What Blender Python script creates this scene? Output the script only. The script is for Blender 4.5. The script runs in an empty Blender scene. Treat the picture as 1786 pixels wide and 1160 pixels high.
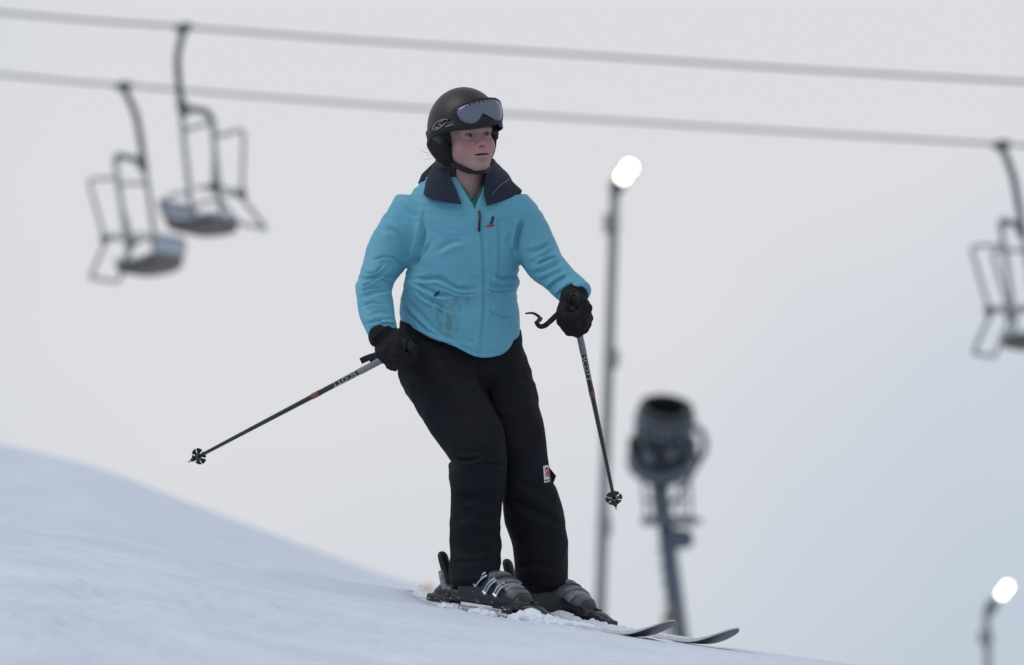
import bpy, bmesh, math, random
import numpy as np
from mathutils import Vector, Matrix
from mathutils.bvhtree import BVHTree

random.seed(7)
RNG = np.random.default_rng(7)
SC = bpy.context.scene
COL = SC.collection
R = math.radians

# ------------------------------------------------------------------ camera
PITCH = R(5.0)
CAM = np.array([0.0, -27.0, -1.4508])
LENS = 300.0
FP = 1786 * LENS / 36.0
cam_data = bpy.data.cameras.new("camera")
cam_data.lens = LENS
cam_data.sensor_width = 36.0
cam_data.clip_start = 0.5
cam_data.clip_end = 5000
cam_data.dof.use_dof = True
cam_data.dof.focus_distance = 26.9
cam_data.dof.aperture_fstop = 5.4
cam = bpy.data.objects.new("camera", cam_data)
COL.objects.link(cam)
cam.location = CAM
cam.rotation_euler = (R(90) + PITCH, 0, 0)
SC.camera = cam

# ------------------------------------------------------------------ world + sun
SUN_EL, SUN_AZ = R(52), R(-105)        # veiled sun high on the left
world = bpy.data.worlds.new("World")
SC.world = world
world.use_nodes = True
wn, wl = world.node_tree.nodes, world.node_tree.links
wn.clear()
w_out = wn.new("ShaderNodeOutputWorld")
w_bg = wn.new("ShaderNodeBackground")
w_bg.inputs["Strength"].default_value = 0.1
w_sky = wn.new("ShaderNodeTexSky")
w_sky.sky_type = 'NISHITA'
w_sky.sun_disc = False
w_sky.sun_elevation = SUN_EL
w_sky.sun_rotation = SUN_AZ
w_sky.air_density = 1.0
w_sky.dust_density = 1.0
w_tc = wn.new("ShaderNodeTexCoord")
w_map = wn.new("ShaderNodeMapping")
w_map.inputs["Location"].default_value = (2.495, 1.36, 1.94)
w_noise = wn.new("ShaderNodeTexNoise")
w_noise.inputs["Scale"].default_value = 8.0
w_noise.inputs["Detail"].default_value = 3.0
w_noise.inputs["Roughness"].default_value = 0.45
w_ramp = wn.new("ShaderNodeValToRGB")
w_ramp.color_ramp.elements[0].position = 0.30
w_ramp.color_ramp.elements[0].color = (0.545, 0.615, 0.72, 1)
w_ramp.color_ramp.elements[1].position = 0.62
w_ramp.color_ramp.elements[1].color = (0.745, 0.745, 0.775, 1)
w_mul = wn.new("ShaderNodeVectorMath")
w_mul.operation = 'SCALE'
w_mul.inputs["Scale"].default_value = 10.0
w_mix = wn.new("ShaderNodeMix")
w_mix.data_type = 'RGBA'
w_mix.inputs["Factor"].default_value = 0.93
wl.new(w_tc.outputs["Generated"], w_map.inputs["Vector"])
wl.new(w_map.outputs["Vector"], w_noise.inputs["Vector"])
wl.new(w_noise.outputs["Fac"], w_ramp.inputs["Fac"])
wl.new(w_ramp.outputs["Color"], w_mul.inputs[0])
wl.new(w_sky.outputs["Color"], w_mix.inputs["A"])
wl.new(w_mul.outputs["Vector"], w_mix.inputs["B"])
wl.new(w_mix.outputs["Result"], w_bg.inputs["Color"])
wl.new(w_bg.outputs["Background"], w_out.inputs["Surface"])

sun_data = bpy.data.lights.new("sun", 'SUN')
sun_data.energy = 1.0
sun_data.angle = R(35)
sun_data.color = (1.0, 0.96, 0.92)
sun = bpy.data.objects.new("sun", sun_data)
COL.objects.link(sun)
_sd = Vector((math.sin(SUN_AZ) * math.cos(SUN_EL), math.cos(SUN_AZ) * math.cos(SUN_EL), math.sin(SUN_EL)))
sun.rotation_euler = _sd.to_track_quat('Z', 'Y').to_euler()

SC.view_settings.view_transform = 'Standard'
SC.view_settings.look = 'None'
SC.view_settings.exposure = 0.0
SC.view_settings.gamma = 1.0
SC.view_settings.use_curve_mapping = False
SC.render.engine = 'CYCLES'
SC.cycles.use_denoising = True
SC.cycles.max_bounces = 6

# ------------------------------------------------------------------ projection helpers
CT, ST = math.cos(PITCH), math.sin(PITCH)


def U(px, py, y):
    """World point on the plane Y = y that the photograph shows at pixel (px, py)."""
    dx, dv = (px - 893.0) / FP, (580.0 - py) / FP
    d = np.array([dx, CT - dv * ST, ST + dv * CT])
    return CAM + d * ((y + 27.0) / d[1])


def proj(P):
    v = np.asarray(P) - CAM
    dep = v[..., 1] * CT + v[..., 2] * ST
    up = -v[..., 1] * ST + v[..., 2] * CT
    return 893 + FP * v[..., 0] / dep, 580 - FP * up / dep


def ray(px, py):
    dx, dv = (px - 893.0) / FP, (580.0 - py) / FP
    return Vector((dx, CT - dv * ST, ST + dv * CT)).normalized()


M = 1.0 / 552.0      # metres per photograph pixel at the skier

# ------------------------------------------------------------------ noise
_LAT = RNG.random((64, 64, 64)).astype(np.float32)


def vnoise(P, scale):
    """Smooth value noise in 0..1 at points P (n,3), lattice size = scale metres."""
    q = np.asarray(P, dtype=np.float64) / scale + 1000.5
    i = np.floor(q).astype(np.int64)
    f = q - i
    f = f * f * (3 - 2 * f)
    i &= 63
    j = (i + 1) & 63
    x0, y0, z0, x1, y1, z1 = i[:, 0], i[:, 1], i[:, 2], j[:, 0], j[:, 1], j[:, 2]
    fx, fy, fz = f[:, 0], f[:, 1], f[:, 2]
    L = _LAT
    a = L[x0, y0, z0] * (1 - fx) + L[x1, y0, z0] * fx
    b = L[x0, y1, z0] * (1 - fx) + L[x1, y1, z0] * fx
    c = L[x0, y0, z1] * (1 - fx) + L[x1, y0, z1] * fx
    d = L[x0, y1, z1] * (1 - fx) + L[x1, y1, z1] * fx
    return (a * (1 - fy) + b * fy) * (1 - fz) + (c * (1 - fy) + d * fy) * fz


# ------------------------------------------------------------------ materials
def mat(name, color, rough=0.6, color2=None, nscale=8.0, bump=0.0, bscale=200.0, metallic=0.0,
        spec=0.5, emit=None, estr=0.0, sheen=0.0, attr=None, coat=0.0):
    m = bpy.data.materials.new(name)
    m.use_nodes = True
    n, l = m.node_tree.nodes, m.node_tree.links
    b = n["Principled BSDF"]
    b.inputs["Base Color"].default_value = (*color, 1)
    b.inputs["Roughness"].default_value = rough
    b.inputs["Metallic"].default_value = metallic
    b.inputs["Specular IOR Level"].default_value = spec
    if sheen:
        b.inputs["Sheen Weight"].default_value = sheen
    if coat:
        b.inputs["Coat Weight"].default_value = coat
    tc = n.new("ShaderNodeTexCoord")
    if attr:
        a = n.new("ShaderNodeAttribute")
        a.attribute_name = attr
        nz = n.new("ShaderNodeTexNoise")
        nz.inputs["Scale"].default_value = nscale
        l.new(tc.outputs["Object"], nz.inputs["Vector"])
        mr = n.new("ShaderNodeMapRange")
        mr.inputs["To Min"].default_value = 0.88
        mr.inputs["To Max"].default_value = 1.12
        l.new(nz.outputs["Fac"], mr.inputs["Value"])
        vm = n.new("ShaderNodeVectorMath")
        vm.operation = 'SCALE'
        l.new(a.outputs["Color"], vm.inputs[0])
        l.new(mr.outputs["Result"], vm.inputs["Scale"])
        l.new(vm.outputs["Vector"], b.inputs["Base Color"])
    elif color2 is not None:
        nz = n.new("ShaderNodeTexNoise")
        nz.inputs["Scale"].default_value = nscale
        nz.inputs["Detail"].default_value = 5
        l.new(tc.outputs["Object"], nz.inputs["Vector"])
        mx = n.new("ShaderNodeMix")
        mx.data_type = 'RGBA'
        mr = n.new("ShaderNodeMapRange")
        mr.inputs["From Min"].default_value = 0.3
        mr.inputs["From Max"].default_value = 0.7
        l.new(nz.outputs["Fac"], mr.inputs["Value"])
        l.new(mr.outputs["Result"], mx.inputs["Factor"])
        mx.inputs["A"].default_value = (*color, 1)
        mx.inputs["B"].default_value = (*color2, 1)
        l.new(mx.outputs["Result"], b.inputs["Base Color"])
    if bump:
        nb = n.new("ShaderNodeTexNoise")
        nb.inputs["Scale"].default_value = bscale
        nb.inputs["Detail"].default_value = 4
        l.new(tc.outputs["Object"], nb.inputs["Vector"])
        bp = n.new("ShaderNodeBump")
        bp.inputs["Strength"].default_value = bump
        bp.inputs["Distance"].default_value = 0.004
        l.new(nb.outputs["Fac"], bp.inputs["Height"])
        l.new(bp.outputs["Normal"], b.inputs["Normal"])
    if emit:
        b.inputs["Emission Color"].default_value = (*emit, 1)
        b.inputs["Emission Strength"].default_value = estr
    return m


MAT = dict(
    snow=mat("snow", (0.545, 0.605, 0.70), 0.75, (0.625, 0.685, 0.775), 2.2, 0.8, 110, spec=0.25),
    snow_loose=mat("loose_snow", (0.62, 0.68, 0.77), 0.8, (0.70, 0.755, 0.83), 30, 0.3, 300, spec=0.2),
    jacket=mat("turquoise_shell_fabric", (0.084, 0.30, 0.415), 0.60, (0.102, 0.335, 0.455), 6, 0.10, 500, spec=0.35, sheen=0.1),
    navy=mat("navy_lining", (0.009, 0.015, 0.033), 0.75, (0.013, 0.020, 0.043), 20, 0.15, 500, spec=0.25),
    black_cloth=mat("black_ski_cloth", (0.0055, 0.0066, 0.0105), 0.8, (0.009, 0.0102, 0.015), 12, 0.2, 400, spec=0.16),
    glove=mat("black_glove_fabric", (0.006, 0.0065, 0.009), 0.8, (0.011, 0.011, 0.014), 40, 0.25, 400, spec=0.2),
    pad=mat("dark_rubber_pad", (0.016, 0.017, 0.021), 0.55, spec=0.35),
    skin=mat("skin", (0.4, 0.25, 0.22), 0.5, nscale=60, spec=0.35, attr="tint", bump=0.05, bscale=600),
    hair=mat("dark_brown_hair", (0.007, 0.0045, 0.004), 0.6, (0.013, 0.008, 0.006), 60, 0.4, 300),
    shirt=mat("green_knit", (0.02, 0.13, 0.105), 0.85, (0.03, 0.16, 0.13), 60, 0.3, 900, spec=0.2),
    helmet=mat("black_helmet_shell", (0.0075, 0.0065, 0.007), 0.44, (0.011, 0.0095, 0.010), 8, 0.05, 500, spec=0.4),
    earpad=mat("black_ear_pad", (0.010, 0.010, 0.013), 0.85, (0.016, 0.016, 0.02), 40, 0.2, 400, spec=0.2),
    black=mat("black_rubber", (0.006, 0.006, 0.008), 0.55, spec=0.35),
    lens=mat("mirror_lens", (0.11, 0.13, 0.18), 0.14, (0.14, 0.16, 0.215), 14, metallic=0.6, spec=0.5),
    grey_mark=mat("grey_print", (0.22, 0.22, 0.22), 0.6),
    silver=mat("silver_metal", (0.62, 0.64, 0.66), 0.3, (0.5, 0.52, 0.55), 60, metallic=0.9),
    boot=mat("black_boot_shell", (0.010, 0.011, 0.014), 0.35, (0.016, 0.017, 0.02), 30, 0.05, 200),
    slate=mat("slate_boot_plastic", (0.055, 0.067, 0.086), 0.38, (0.10, 0.115, 0.135), 40, 0.08, 200),
    boot_grey=mat("frosted_grey_plastic", (0.09, 0.10, 0.115), 0.5, (0.27, 0.29, 0.32), 70, 0.4, 200),
    blue=mat("blue_plastic", (0.03, 0.12, 0.35), 0.4),
    red=mat("red_print", (0.32, 0.02, 0.03), 0.6),
    white=mat("white_print", (0.62, 0.62, 0.62), 0.6),
    orange=mat("orange_print", (0.19, 0.05, 0.03), 0.55),
    marker=mat("orange_marker", (0.72, 0.44, 0.28), 0.7),
    sleeve_grey=mat("grey_pole_sleeve", (0.13, 0.14, 0.155), 0.45, (0.18, 0.19, 0.21), 30),
    pole=mat("black_pole_alloy", (0.012, 0.013, 0.018), 0.35, (0.02, 0.021, 0.026), 30, metallic=0.3),
    ski_top=mat("ski_topsheet", (0.62, 0.64, 0.66), 0.4, (0.45, 0.47, 0.5), 25, 0.1, 200),
    ski_base=mat("ski_base", (0.035, 0.033, 0.045), 0.35, (0.06, 0.058, 0.07), 20),
    ski_edge=mat("ski_edge", (0.45, 0.46, 0.48), 0.3, metallic=0.8),
    cable=mat("galvanised_cable", (0.16, 0.16, 0.155), 0.6, (0.22, 0.22, 0.21), 3, 0.2, 60),
    tube=mat("galvanised_tube", (0.30, 0.31, 0.31), 0.5, (0.24, 0.25, 0.255), 5, metallic=0.3),
    tube_dark=mat("dark_hanger_steel", (0.055, 0.065, 0.078), 0.5, (0.075, 0.085, 0.10), 6, 0.1, 60),
    seat_wood=mat("grey_blue_seat_slat", (0.36, 0.42, 0.50), 0.6, (0.44, 0.50, 0.57), 6, 0.2, 40),
    seat_under=mat("brown_seat_underside", (0.11, 0.095, 0.085), 0.7, (0.15, 0.13, 0.115), 6, 0.2, 40),
    wood_pole=mat("grey_steel_pole", (0.20, 0.21, 0.21), 0.7, (0.27, 0.28, 0.275), 2, 0.2, 20),
    lamp=mat("lit_floodlight", (1, 1, 1), 0.4, emit=(1.0, 0.96, 0.74), estr=5.0),
    gun=mat("gun_dark_paint", (0.011, 0.014, 0.021), 0.5, (0.018, 0.022, 0.031), 5, 0.1, 30),
    gun_in=mat("gun_black_inside", (0.004, 0.004, 0.005), 0.7),
    gun_grey=mat("gun_grey_steel", (0.075, 0.10, 0.13), 0.5, (0.10, 0.125, 0.155), 4, 0.1, 30),
    yellow=mat("yellow_paint", (0.26, 0.21, 0.09), 0.6, (0.20, 0.16, 0.07), 5),
    eye=mat("eye_white", (0.22, 0.20, 0.20), 0.35),
    iris=mat("iris", (0.02, 0.022, 0.026), 0.15),
)


def jacket_stain():
    """Greyish wear marks on the lower front of the jacket, mixed into the cloth colour."""
    m = MAT["jacket"]
    n, l = m.node_tree.nodes, m.node_tree.links
    b = n["Principled BSDF"]
    src = b.inputs["Base Color"].links[0].from_socket
    tc = n.new("ShaderNodeTexCoord")
    nz = n.new("ShaderNodeTexNoise")
    nz.inputs["Scale"].default_value = 42
    nz.inputs["Detail"].default_value = 6
    mp = n.new("ShaderNodeMapping")
    mp.inputs["Scale"].default_value = (1.6, 1, 0.6)
    l.new(tc.outputs["Object"], mp.inputs["Vector"])
    l.new(mp.outputs["Vector"], nz.inputs["Vector"])
    total = None
    for (px, py, sx, sz) in ((805, 527, 24, 11), (795, 537, 13, 16), (785, 565, 17, 28), (768, 555, 10, 26)):
        c = U(px, py, -0.08)
        sub = n.new("ShaderNodeVectorMath"); sub.operation = 'SUBTRACT'
        sub.inputs[1].default_value = tuple(c)
        l.new(tc.outputs["Object"], sub.inputs[0])
        mul = n.new("ShaderNodeVectorMath"); mul.operation = 'MULTIPLY'
        mul.inputs[1].default_value = (1 / (sx * M), 1 / 0.12, 1 / (sz * M))
        l.new(sub.outputs[0], mul.inputs[0])
        ln = n.new("ShaderNodeVectorMath"); ln.operation = 'LENGTH'
        l.new(mul.outputs[0], ln.inputs[0])
        mr = n.new("ShaderNodeMapRange")
        mr.inputs["From Min"].default_value = 1.25
        mr.inputs["From Max"].default_value = 0.4
        l.new(ln.outputs["Value"], mr.inputs["Value"])
        if total is None:
            total = mr.outputs["Result"]
        else:
            mx = n.new("ShaderNodeMath"); mx.operation = 'MAXIMUM'
            l.new(total, mx.inputs[0]); l.new(mr.outputs["Result"], mx.inputs[1])
            total = mx.outputs[0]
    nr = n.new("ShaderNodeMapRange")
    nr.inputs["From Min"].default_value = 0.36
    nr.inputs["From Max"].default_value = 0.62
    nr.inputs["To Max"].default_value = 1.0
    l.new(nz.outputs["Fac"], nr.inputs["Value"])
    pr = n.new("ShaderNodeMath"); pr.operation = 'MULTIPLY'
    l.new(total, pr.inputs[0]); l.new(nr.outputs["Result"], pr.inputs[1])
    mixn = n.new("ShaderNodeMix"); mixn.data_type = 'RGBA'
    l.new(pr.outputs[0], mixn.inputs["Factor"])
    l.new(src, mixn.inputs["A"])
    mixn.inputs["B"].default_value = (0.085, 0.20, 0.235, 1)
    l.new(mixn.outputs["Result"], b.inputs["Base Color"])


jacket_stain()

# ------------------------------------------------------------------ object helpers


def empty(name, loc=(0, 0, 0), label=None, cat=None, group=None, kind=None):
    o = bpy.data.objects.new(name, None)
    o.empty_display_size = 0.2
    o.location = loc
    COL.objects.link(o)
    return tag(o, label, cat, group, kind)


def tag(o, label=None, cat=None, group=None, kind=None):
    if label: o["label"] = label
    if cat: o["category"] = cat
    if group: o["group"] = group
    if kind: o["kind"] = kind
    return o


def link_mesh(name, me, material, parent=None, world_coords=True):
    o = bpy.data.objects.new(name, me)
    if material is not None:
        for m in (material if isinstance(material, (list, tuple)) else [material]):
            me.materials.append(m)
    COL.objects.link(o)
    if parent is not None:
        o.parent = parent
        if world_coords:
            # keep the mesh where it is in the world although the parent sits elsewhere
            pm, q = Matrix.Identity(4), parent
            while q is not None:
                pm = Matrix.LocRotScale(q.location, q.rotation_euler, q.scale) @ pm
                q = q.parent
            inv = pm.inverted()
            me.transform(inv)
    return o


def np_mesh(name, V, F, smooth=True, matidx=None):
    """V (n,3), F (m,4) or list of faces."""
    me = bpy.data.meshes.new(name)
    if isinstance(F, np.ndarray):
        k = F.shape[1]
        me.vertices.add(len(V)); me.vertices.foreach_set("co", np.asarray(V, np.float32).ravel())
        me.loops.add(F.size); me.loops.foreach_set("vertex_index", F.astype(np.int32).ravel())
        me.polygons.add(len(F))
        me.polygons.foreach_set("loop_start", np.arange(0, F.size, k, dtype=np.int32))
        me.update(calc_edges=True); me.validate()
    else:
        me.from_pydata([tuple(v) for v in V], [], F)
        me.update()
    if smooth:
        me.polygons.foreach_set("use_smooth", np.ones(len(me.polygons), dtype=bool))
    return me


class MB:
    """Collects simple solids into one mesh."""
    def __init__(self):
        self.V, self.F = [], []

    def add(self, V, F):
        b = len(self.V)
        self.V += [tuple(v) for v in V]
        self.F += [tuple(i + b for i in f) for f in F]
        return self

    def tube(self, pts, r, n=10, caps=True):
        pts = [np.asarray(p, float) for p in pts]
        rs = r if hasattr(r, '__len__') else [r] * len(pts)
        V, F, prev = [], [], None
        for i, p in enumerate(pts):
            t = (pts[min(i + 1, len(pts) - 1)] - pts[max(i - 1, 0)])
            t = t / (np.linalg.norm(t) + 1e-12)
            if prev is None:
                a = np.array([0, 0, 1.0]) if abs(t[2]) < 0.9 else np.array([1.0, 0, 0])
                u = np.cross(t, a)
            else:
                u = prev - t * np.dot(prev, t)
            u /= np.linalg.norm(u); prev = u
            w = np.cross(t, u)
            for k in range(n):
                an = 2 * math.pi * k / n
                V.append(p + rs[i] * (math.cos(an) * u + math.sin(an) * w))
        m = len(pts)
        for i in range(m - 1):
            for k in range(n):
                F.append((i * n + k, i * n + (k + 1) % n, (i + 1) * n + (k + 1) % n, (i + 1) * n + k))
        if caps:
            F.append(tuple(range(n - 1, -1, -1)))
            F.append(tuple((m - 1) * n + k for k in range(n)))
        return self.add(V, F)

    def box(self, c, ex, ey, ez, bev=0.12):
        """Box with chamfered vertical corners; ex/ey/ez are half-extent vectors."""
        c, ex, ey, ez = (np.asarray(v, float) for v in (c, ex, ey, ez))
        s = [(-1, -1 + bev), (-1, 1 - bev), (-1 + bev, 1), (1 - bev, 1), (1, 1 - bev), (1, -1 + bev), (1 - bev, -1), (-1 + bev, -1)]
        V, F = [], []
        for zz, k in ((-1, 1 - bev * .5), (-1 + bev, 1), (1 - bev, 1), (1, 1 - bev * .5)):
            V += [c + ex * a * k + ey * b * k + ez * zz for a, b in s]
        for j in range(3):
            for k in range(8):
                F.append((j * 8 + k, j * 8 + (k + 1) % 8, (j + 1) * 8 + (k + 1) % 8, (j + 1) * 8 + k))
        F.append(tuple(range(7, -1, -1))); F.append(tuple(24 + k for k in range(8)))
        return self.add(V, F)

    def lathe(self, base, axis, prof, n=32, caps=True):
        """prof: list of (radius, distance along axis)."""
        base, axis = np.asarray(base, float), np.asarray(axis, float)
        axis = axis / np.linalg.norm(axis)
        a = np.array([0, 0, 1.0]) if abs(axis[2]) < 0.9 else np.array([1.0, 0, 0])
        u = np.cross(axis, a); u /= np.linalg.norm(u); w = np.cross(axis, u)
        V, F = [], []
        for r, h in prof:
            V += [base + axis * h + r * (math.cos(2 * math.pi * k / n) * u + math.sin(2 * math.pi * k / n) * w) for k in range(n)]
        for i in range(len(prof) - 1):
            for k in range(n):
                F.append((i * n + k, i * n + (k + 1) % n, (i + 1) * n + (k + 1) % n, (i + 1) * n + k))
        if caps:
            F.append(tuple(range(n - 1, -1, -1)))
            F.append(tuple((len(prof) - 1) * n + k for k in range(n)))
        return self.add(V, F)

    def build(self, name, material, parent=None, smooth=True, world_coords=True):
        me = bpy.data.meshes.new(name)
        me.from_pydata(self.V, [], self.F)
        bm = bmesh.new(); bm.from_mesh(me)
        bmesh.ops.recalc_face_normals(bm, faces=bm.faces)
        bm.to_mesh(me); bm.free()
        if smooth:
            me.polygons.foreach_set("use_smooth", np.ones(len(me.polygons), dtype=bool))
            me.set_sharp_from_angle(angle=R(40))
        return link_mesh(name, me, material, parent, world_coords)


def spline(pts, n=4):
    """Catmull-Rom through rows of numbers."""
    P = np.asarray(pts, float)
    if len(P) < 3:
        t = np.linspace(0, 1, n + 1)[:, None]
        return P[0] * (1 - t) + P[-1] * t
    Q = np.vstack([2 * P[0] - P[1], P, 2 * P[-1] - P[-2]])
    out = []
    for i in range(1, len(Q) - 2):
        for k in range(n):
            t = k / n
            a, b, c, d = Q[i - 1], Q[i], Q[i + 1], Q[i + 2]
            out.append(0.5 * ((2 * b) + (-a + c) * t + (2 * a - 5 * b + 4 * c - d) * t * t + (-a + 3 * b - 3 * c + d) * t ** 3))
    out.append(P[-1])
    return np.array(out)


# ------------------------------------------------------------------ implicit surfaces
def smin(a, b, k):
    if k <= 0:
        return np.minimum(a, b)
    h = np.maximum(k - np.abs(a - b), 0) / k
    return np.minimum(a, b) - h * h * k * 0.25


class Field:
    def __init__(self, lo, hi, h):
        self.lo, self.h = np.asarray(lo, float), h
        self.n = np.ceil((np.asarray(hi, float) - self.lo) / h).astype(int) + 1
        self.ax = [(self.lo[i] + h * np.arange(self.n[i])).astype(np.float32) for i in range(3)]
        self.F = np.full(self.n, 0.2, np.float32)

    def grids(self, sl=None):
        a = [self.ax[i] if sl is None else self.ax[i][sl[i]] for i in range(3)]
        return a[0][:, None, None], a[1][None, :, None], a[2][None, None, :]

    def sl(self, lo, hi):
        out = []
        for i in range(3):
            a = int(np.clip(math.floor((lo[i] - self.lo[i]) / self.h), 0, self.n[i]))
            b = int(np.clip(math.ceil((hi[i] - self.lo[i]) / self.h) + 1, 0, self.n[i]))
            out.append(slice(a, b))
        return tuple(out)

    def loft(self, rows, k=0.0, dref=(0, 1, 0), margin=0.035, sub=4, cap=1.0, flat=2.0, into=None):
        """rows: (x, y, z, half_width, half_depth); depth axis is dref."""
        Q = spline(rows, sub)
        T = np.full(self.n, 0.2, np.float32)
        D0 = np.asarray(dref, float)
        for i in range(len(Q) - 1):
            a, b = Q[i, :3], Q[i + 1, :3]
            rm = max(Q[i, 3:].max(), Q[i + 1, 3:].max()) + margin
            s = self.sl(np.minimum(a, b) - rm, np.maximum(a, b) + rm)
            if min(x.stop - x.start for x in s) <= 0:
                continue
            X, Y, Z = self.grids(s)
            d = b - a; L = np.linalg.norm(d) + 1e-9; t = d / L
            dd = D0 - t * np.dot(D0, t); dd /= np.linalg.norm(dd)
            ss = np.cross(t, dd)
            x, y, z = X - a[0], Y - a[1], Z - a[2]
            pa = x * t[0] + y * t[1] + z * t[2]
            q = np.clip(pa / L, 0, 1)
            ex = pa - q * L
            u = x * ss[0] + y * ss[1] + z * ss[2]
            v = x * dd[0] + y * dd[1] + z * dd[2]
            ra = Q[i, 3] + (Q[i + 1, 3] - Q[i, 3]) * q
            rb = Q[i, 4] + (Q[i + 1, 4] - Q[i, 4]) * q
            mn = np.minimum(ra, rb)
            if flat == 2.0:
                e = np.sqrt((u / ra) ** 2 + (v / rb) ** 2 + (ex / (mn * cap)) ** 2)
            else:
                e = (np.abs(u / ra) ** flat + np.abs(v / rb) ** flat + np.abs(ex / (mn * cap)) ** flat) ** (1 / flat)
            T[s] = np.minimum(T[s], (e - 1) * mn)
        if into is not None:
            return T
        self.F = smin(self.F, T, k)
        return self

    def ellipsoid(self, c, r, k=0.0, sub=False, rot=None):
        c = np.asarray(c, float); r = np.asarray(r, float)
        rm = r.max() + 0.03 + k
        s = self.sl(c - rm, c + rm)
        X, Y, Z = self.grids(s)
        x, y, z = X - c[0], Y - c[1], Z - c[2]
        if rot is not None:
            Rm = np.asarray(rot)
            x, y, z = (Rm[0, 0] * x + Rm[1, 0] * y + Rm[2, 0] * z, Rm[0, 1] * x + Rm[1, 1] * y + Rm[2, 1] * z, Rm[0, 2] * x + Rm[1, 2] * y + Rm[2, 2] * z)
        e = (np.sqrt((x / r[0]) ** 2 + (y / r[1]) ** 2 + (z / r[2]) ** 2) - 1) * r.min()
        if sub:
            self.F[s] = -smin(-self.F[s], e, k)
        else:
            self.F[s] = smin(self.F[s], e, k)
        return self

    def capsule(self, a, b, ra, rb, k=0.0, sub=False):
        a, b = np.asarray(a, float), np.asarray(b, float)
        rm = max(ra, rb) + 0.03 + k
        s = self.sl(np.minimum(a, b) - rm, np.maximum(a, b) + rm)
        X, Y, Z = self.grids(s)
        d = b - a; LL = np.dot(d, d) + 1e-12
        x, y, z = X - a[0], Y - a[1], Z - a[2]
        q = np.clip((x * d[0] + y * d[1] + z * d[2]) / LL, 0, 1)
        e = np.sqrt((x - q * d[0]) ** 2 + (y - q * d[1]) ** 2 + (z - q * d[2]) ** 2) - (ra + (rb - ra) * q)
        if sub:
            self.F[s] = -smin(-self.F[s], e, k)
        else:
            self.F[s] = smin(self.F[s], e, k)
        return self

    def rbox(self, c, half, rad, k=0.0):
        c = np.asarray(c, float)
        X, Y, Z = self.grids()
        qx, qy, qz = (np.abs(X - c[0]) - half[0] + rad, np.abs(Y - c[1]) - half[1] + rad, np.abs(Z - c[2]) - half[2] + rad)
        e = np.sqrt(np.maximum(qx, 0) ** 2 + np.maximum(qy, 0) ** 2 + np.maximum(qz, 0) ** 2) + np.minimum(np.maximum(qx, np.maximum(qy, qz)), 0) - rad
        self.F = smin(self.F, e.astype(np.float32), k)
        return self

    def mesh(self, smooth_it=2):
        F = self.F
        nx, ny, nz = F.shape
        # a border of empty space closes the surface
        F = F.copy()
        F[0], F[-1] = np.maximum(F[0], 1e-3), np.maximum(F[-1], 1e-3)
        F[:, 0], F[:, -1] = np.maximum(F[:, 0], 1e-3), np.maximum(F[:, -1], 1e-3)
        F[:, :, 0], F[:, :, -1] = np.maximum(F[:, :, 0], 1e-3), np.maximum(F[:, :, -1], 1e-3)
        S = (F < 0)
        cnt = np.zeros((nx - 1, ny - 1, nz - 1), np.int8)
        for i in (0, 1):
            for j in (0, 1):
                for k in (0, 1):
                    cnt += S[i:nx - 1 + i, j:ny - 1 + j, k:nz - 1 + k]
        act = np.argwhere((cnt > 0) & (cnt < 8))
        idx = np.full(cnt.shape, -1, np.int64)
        idx[act[:, 0], act[:, 1], act[:, 2]] = np.arange(len(act))
        acc = np.zeros((len(act), 3)); num = np.zeros(len(act))
        cr = [(i, j, k) for i in (0, 1) for j in (0, 1) for k in (0, 1)]
        val = {c: F[act[:, 0] + c[0], act[:, 1] + c[1], act[:, 2] + c[2]] for c in cr}
        for c in cr:
            for a in range(3):
                if c[a] == 0:
                    d = list(c); d[a] = 1; d = tuple(d)
                    v0, v1 = val[c], val[d]
                    m = (v0 < 0) != (v1 < 0)
                    t = np.where(m, v0 / np.where(np.abs(v0 - v1) < 1e-9, 1, v0 - v1), 0)
                    p = np.tile(np.array(c, float), (len(act), 1)); p[:, a] = t
                    acc += p * m[:, None]; num += m
        V = self.lo + self.h * (act + acc / num[:, None])
        faces = []
        for a in range(3):
            b, c = (a + 1) % 3, (a + 2) % 3
            sl0 = [slice(None)] * 3; sl1 = [slice(None)] * 3
            sl0[a] = slice(0, -1); sl1[a] = slice(1, None)
            s0, s1 = S[tuple(sl0)], S[tuple(sl1)]
            ch = np.argwhere(s0 != s1)
            ch = ch[(ch[:, b] > 0) & (ch[:, c] > 0) & (ch[:, b] < F.shape[b] - 1) & (ch[:, c] < F.shape[c] - 1)]
            eb = np.zeros(3, int); eb[b] = 1
            ec = np.zeros(3, int); ec[c] = 1
            q = [idx[tuple((ch - o).T)] for o in (eb + ec, ec, 0 * eb, eb)]
            q = np.stack(q, 1)
            fl = s0[tuple(ch.T)]
            q[~fl] = q[~fl][:, ::-1]
            faces.append(q)
        Fq = np.concatenate(faces)
        Fq = Fq[(Fq >= 0).all(1)]
        V = laplace(V, Fq, smooth_it)
        return V, Fq


def edges_of(Fq):
    e = np.concatenate([Fq[:, [i, (i + 1) % Fq.shape[1]]] for i in range(Fq.shape[1])])
    return e


def laplace(V, Fq, it, w=0.5):
    if it <= 0:
        return V
    e = edges_of(Fq)
    n = len(V)
    deg = np.bincount(e[:, 0], minlength=n) + np.bincount(e[:, 1], minlength=n)
    deg = np.maximum(deg, 1)
    for _ in range(it):
        for ww in (w, -w * 0.9):
            S = np.stack([np.bincount(e[:, 0], V[e[:, 1], i], n) + np.bincount(e[:, 1], V[e[:, 0], i], n) for i in range(3)], 1)
            V = V + ww * (S / deg[:, None] - V)
    return V


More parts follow.
